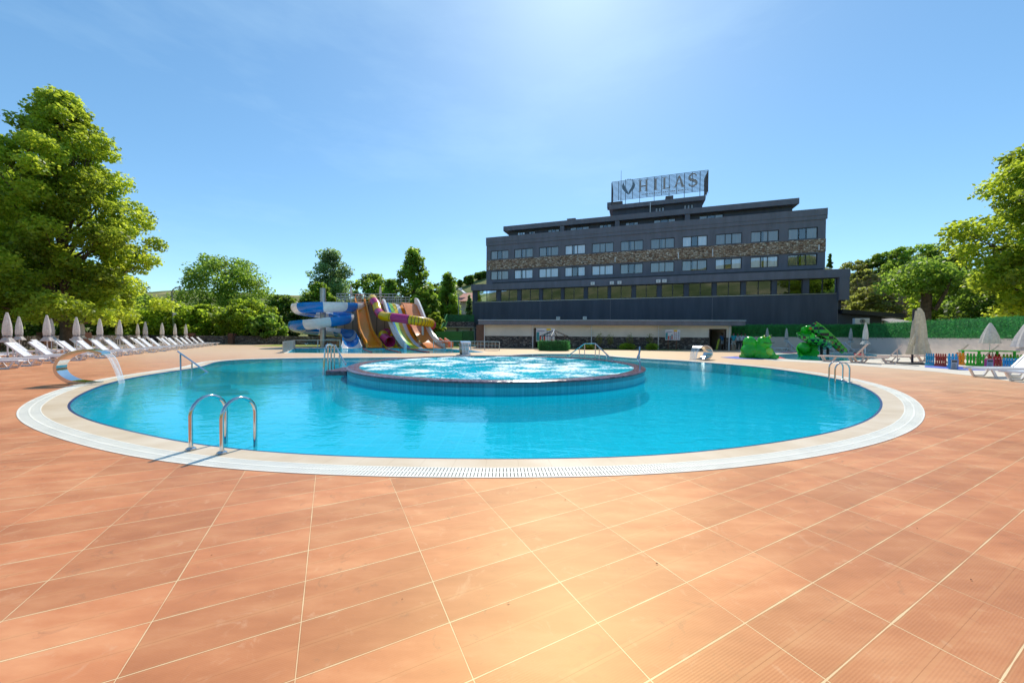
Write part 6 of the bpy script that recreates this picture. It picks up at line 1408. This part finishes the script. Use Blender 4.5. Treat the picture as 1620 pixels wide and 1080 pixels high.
# coloured play fence panels
def fence_panel(pa, pb, mat, lb, hh=.52, n=4, tall=False):
    t = thing('play_fence_panel', lb, 'play fence', pa, 0, 'coloured plastic play fence panels'); mb = MB(); u = (pb - pa)
    for i in range(n):
        q = pa + u * ((i + .5) / n); r_ = u.length / n * .46; mb.lathe([(r_, .03), (r_, hh * .22), (r_ * .62, hh * .34), (r_ * .95, hh * .48), (r_ * .95, hh * .70), (r_ * .5, hh * .80), (r_ * .85, hh * .90), (r_ * .3, hh)], q, 12)
    mb.build('baluster', mat, t, smooth=True)
    mb = MB(); nn = Vector((-u.y, u.x, 0)).normalized() * .045
    for h0, h1 in ((.014, .10), (hh * .72, hh * .80)):
        vs = [pa - nn, pb - nn, pb + nn, pa + nn]; mb.add([(p.x, p.y, h) for h in (h0, h1) for p in vs], [(3, 2, 1, 0), (4, 5, 6, 7), (0, 1, 5, 4), (1, 2, 6, 5), (2, 3, 7, 6), (3, 0, 4, 7)])
    mb.build('rail', mat, t)
def gp(px, py): return G(px, py)
FP = [((1464, 577.6), (1478, 578.6), C_CYAN, 'blue play fence panel at the left end of the play fence', .60, 4), ((1479, 579.2), (1497, 580.4), C_RED, 'red and orange play fence panel second from the left end', .62, 5),
 ((1498.5, 581.6), (1515, 582.6), C_CYAN, 'taller blue play fence panel beside the first grey card', .66, 3), ((1511, 576.8), (1526, 577.8), C_ORANGE, 'orange play fence panel behind the taller blue one', .62, 3),
 ((1528, 578.6), (1543, 579.4), C_GREEN, 'dark green play fence panel left of the middle', .62, 3), ((1544, 579.4), (1558, 580.2), C_GREEN, 'dark green play fence panel next to the second grey card', .60, 3),
 ((1562, 576.0), (1583, 577.2), C_RED, 'red play fence panel at the back under the green table top', .56, 4), ((1570, 582), (1585, 583), C_RED, 'red play fence panel in front beside the second grey card', .52, 3),
 ((1586, 583.2), (1603, 584.4), C_CYAN, 'blue play fence panel left of the end one', .50, 4), ((1604, 584.4), (1622, 585.8), C_CYAN, 'blue play fence panel at the right edge of the photo', .50, 4), ((1585, 576.8), (1618, 578.6), C_LGREEN, 'lime green play fence panel at the back right', .55, 6)]
for a, b_, m_, lb, hh, n in FP: fence_panel(gp(*a), gp(*b_), m_, lb, hh, n)
q = G(1567, 577); t = thing('play_table', 'green topped plastic play table above the play fence', 'play table', (q.x, q.y, 0))
mb = MB(); mb.obox(q + v(0, .1, .70), (.92, -.1, 0), (.05, .45, 0), (0, 0, .025)); mb.build('table_top', C_GREEN, t, bevel=.02)
for sx_ in (-1, 1):
    for sy_ in (-1, 1): mb = MB(); mb.tube([q + v(.78 * sx_, .1 + .32 * sy_ - .08 * sx_, 0), q + v(.78 * sx_, .1 + .32 * sy_ - .08 * sx_, .675)], .05, 8); mb.build('leg', C_GREEN, t)
for i, (px, py, m2, lb) in enumerate(((1508.5, 584.3, C_BLUE, 'grey notice card in a blue stand before the blue play fence'), (1565, 583.5, C_PURPLE, 'grey notice card in a purple stand before the red play fence'))):
    q = G(px, py); t = thing('card_stand', lb, 'card stand', (q.x, q.y, 0)); mb = MB(); mb.box(q.x - .16, q.x + .19, q.y - .02, q.y + .06, .005, .44); mb.build('stand', m2, t, bevel=.01)
    mb = MB(); mb.box(q.x - .145, q.x + .125, q.y - .034, q.y - .021, .02, .42); cdp = mb.build('card', pm('pale_grey_card', (.36, .42, .52), .5), t)
    mb = MB(); mb.box(q.x - .12, q.x + .10, q.y - .042, q.y - .0345, .31, .39); mb.build('header', pm('dark_card_header', (.04, .05, .07), .5), cdp)
    mb = MB(); 
    for k in range(4): mb.box(q.x - .11, q.x + .02 + .02 * (k % 3), q.y - .042, q.y - .0345, .08 + .05 * k, .10 + .05 * k)
    mb.build('print', pm('card_print', (.16, .2, .28), .5), cdp)

mb = MB(); mb.recalc = False
for k in range(26):
    x, y = rnd.uniform(-5, 6), rnd.uniform(1.0, 3.3); a = rnd.uniform(0, 6.3); l_, w_ = rnd.uniform(.004, .010), rnd.uniform(.0015, .004); d = Vector((math.cos(a), math.sin(a), 0)); n_ = Vector((-d.y, d.x, 0)); c_ = Vector((x, y, .004))
    mb.add([c_ - d * l_, c_ + n_ * w_ + v(0, 0, .004), c_ + d * l_, c_ - n_ * w_ + v(0, 0, .002)], [(0, 3, 2, 1)])
o = mb.build('leaf_litter', pm('dry_leaf_litter', (.12, .06, .03), .9)); o['kind'] = 'stuff'; o['label'] = 'tiny dry leaves and crumbs scattered on the terracotta deck'
# ------------------------------------------------------------------ people
def skin_obj(name, verts, edges, radii, mat, parent, lv=1):
    bm = bmesh.new(); ly = bm.verts.layers.skin.verify(); vs = []
    for i, (p, r_) in enumerate(zip(verts, radii)):
        v_ = bm.verts.new(p); v_[ly].radius = r_ if isinstance(r_, tuple) else (r_, r_); v_[ly].use_root = (i == 0); vs.append(v_)
    for a, b in edges: bm.edges.new((vs[a], vs[b]))
    me = bpy.data.meshes.new(name); bm.to_mesh(me); bm.free(); me.materials.append(mat)
    o = bpy.data.objects.new(name, me); COL.objects.link(o); o.parent = parent; W[o] = W.get(parent, v(0, 0, 0))
    s_ = o.modifiers.new('skin', 'SKIN'); s_.use_smooth_shade = True; sb = o.modifiers.new('sub', 'SUBSURF'); sb.levels = lv; sb.render_levels = lv; return o
def person(loc, rz, label, shirt, short, skin=(.42, .22, .14), hgt=1.72, pose='stand', long=False, seed=0):
    t = thing('person', label, 'person', loc, rz); W[t] = v(0, 0, 0); k = hgt / 1.72; t.scale = (k, k, k)
    ms = pm('skin_%d' % seed, skin, .5); r = random.Random(seed)
    J = {'pel': (0, 0, .93), 'waist': (0, .01, 1.08), 'chest': (0, 0, 1.30), 'neck': (0, .0, 1.46), 'nk2': (0, -.01, 1.52), 'hd1': (0, -.015, 1.58), 'hd2': (0, -.01, 1.66), 'hd3': (0, 0, 1.71)}
    R = {'pel': (.14, .10), 'waist': (.125, .09), 'chest': (.15, .10), 'neck': .06, 'nk2': .052, 'hd1': (.068, .08), 'hd2': (.075, .092), 'hd3': (.05, .06)}
    E = [('pel', 'waist'), ('waist', 'chest'), ('chest', 'neck'), ('neck', 'nk2'), ('nk2', 'hd1'), ('hd1', 'hd2'), ('hd2', 'hd3')]
    J['nose'] = (0, -.115, 1.615); R['nose'] = .012; E.append(('hd1', 'nose'))
    for s, n in ((-1, 'l'), (1, 'r')):
        st = .16 if pose == 'walk' else .03; fy = st * s
        J['hip' + n] = (s * .09, 0, .88); J['kn' + n] = (s * .10, -.03 + fy * .7 - (.10 if pose == 'walk' and s < 0 else 0), .48); J['an' + n] = (s * .10, .02 + fy * 1.6, .09); J['toe' + n] = (s * .11, -.14 + fy * 1.6, .035)
        R['hip' + n] = .085; R['kn' + n] = .055; R['an' + n] = .036; R['toe' + n] = (.032, .025); E += [('pel', 'hip' + n), ('hip' + n, 'kn' + n), ('kn' + n, 'an' + n), ('an' + n, 'toe' + n)]
        sw = -.12 * s if pose == 'walk' else 0; bend = .22 if pose == 'hold' and s > 0 else .03
        J['sh' + n] = (s * .185, 0, 1.41); J['el' + n] = (s * .24, .03 + sw, 1.13); J['wr' + n] = (s * .25, -bend + sw * 1.7, .90 + (.12 if bend > .1 else 0))
        w_ = Vector(J['wr' + n]); J['pa' + n] = tuple(w_ + v(0, -.02, -.07)); R['sh' + n] = .055; R['el' + n] = .040; R['wr' + n] = .026; R['pa' + n] = (.03, .016)
        E += [('chest', 'sh' + n), ('sh' + n, 'el' + n), ('el' + n, 'wr' + n), ('wr' + n, 'pa' + n)]
        for f in range(5):
            if f < 4: a = tuple(w_ + v(0, -.045 + .018 * f, -.115)); b = tuple(w_ + v(-s * .02, -.05 + .018 * f, -.165 + .006 * abs(f - 1.5))); src = 'pa' + n
            else: a = tuple(w_ + v(-s * .005, -.06, -.06)); b = tuple(w_ + v(-s * .01, -.085, -.095)); src = 'wr' + n
            J['f%s%da' % (n, f)] = a; J['f%s%db' % (n, f)] = b; R['f%s%da' % (n, f)] = .009; R['f%s%db' % (n, f)] = .007; E += [(src, 'f%s%da' % (n, f)), ('f%s%da' % (n, f), 'f%s%db' % (n, f))]
    def mk(name, keys, mat, grow=0, over=None):
        over = over or {}; idx = {kk: i for i, kk in enumerate(keys)}; rr = []
        for kk in keys: q = over.get(kk, R[kk]); q = q if isinstance(q, tuple) else (q, q); rr.append((q[0] + grow, q[1] + grow))
        return skin_obj(name, [J[kk] for kk in keys], [(idx[a], idx[b]) for a, b in E if a in idx and b in idx], rr, mat, t)
    mk('body', list(J.keys()), ms)
    J2 = dict(J)
    for n in 'lr':
        if not long: J['el' + n] = tuple(Vector(J['sh' + n]).lerp(Vector(J['el' + n]), .75))
    mk('shirt', ['chest', 'waist', 'pel', 'neck', 'shl', 'shr', 'ell', 'elr'] + (['wrl', 'wrr'] if long else []), shirt, .022, {'neck': .045, 'pel': (.145, .11)})
    J.update(J2)
    for n in 'lr': J['kn' + n] = tuple(Vector(J['hip' + n]).lerp(Vector(J['kn' + n]), .85 if not long else 1))
    mk('shorts', ['pel', 'hipl', 'hipr', 'knl', 'knr'] + (['anl', 'anr'] if long else []), short, .018, {'pel': (.14, .10)})
    mb = MB(); mb.sphere((0, .018, 1.665), (.092, .105, .085), 8); mb.build('hair', pm('dark_hair', (.02, .014, .01), .7), t, smooth=True)
    mb = MB()
    for s in (-1, 1): mb.sphere((s * .032, -.096, 1.635), .009, 5)
    mb.box(-.022, .022, -.102, -.094, 1.575, 1.581); mb.build('face', M_BLACK, t)
    return t
WSH = pm('white_shirt', (.62, .66, .72), .8); DTR = pm('dark_trousers', (.03, .04, .04), .8); BSH = pm('blue_shirt', (.02, .20, .52), .8); TSH = pm('teal_shirt', (.02, .34, .42), .8); GSH = pm('grey_shorts', (.45, .43, .42), .8); WSO = pm('white_shorts', (.5, .56, .62), .8)
q = P(1142.5, 540, 35.7); person((q.x, q.y, .02), .25, 'person in blue shirt and pale shorts standing in the right doorway', BSH, WSO, (.16, .09, .06), 1.62, 'hold', seed=1)
q = P(1135.5, 540, 35.4); mb = MB(); mb.obox((q.x, q.y, .55), (.10, .0, .03), (0, .03, 0), (.12, 0, .52)); o = recenter(tag(mb.build('yellow_board', pm('yellow_green_foam', (.42, .48, .04), .6), bevel=.02), 'long yellow-green board held by the person in the doorway', 'board'))
q = P(1160.5, 540, 34.6); person((q.x, q.y, 0), -.9, 'person in teal shirt and pale shorts walking beside the pool building', TSH, GSH, (.30, .17, .11), 1.66, 'walk', seed=2)
q = P(1166.5, 540, 35.2); person((q.x, q.y, 0), .4, 'person in white shirt beside the one in teal', WSH, DTR, (.30, .17, .11), 1.62, 'stand', True, seed=3)
q = P(1173, 540, 35.1); person((q.x, q.y, 0), 2.6, 'person in white shirt in the middle of the group by the hedge', WSH, DTR, (.30, .17, .11), 1.66, 'walk', True, seed=4)
q = P(1178.5, 540, 35.5); person((q.x, q.y, 0), -.3, 'person in white shirt nearest the frog slide', WSH, DTR, (.30, .17, .11), 1.64, 'stand', True, seed=5)
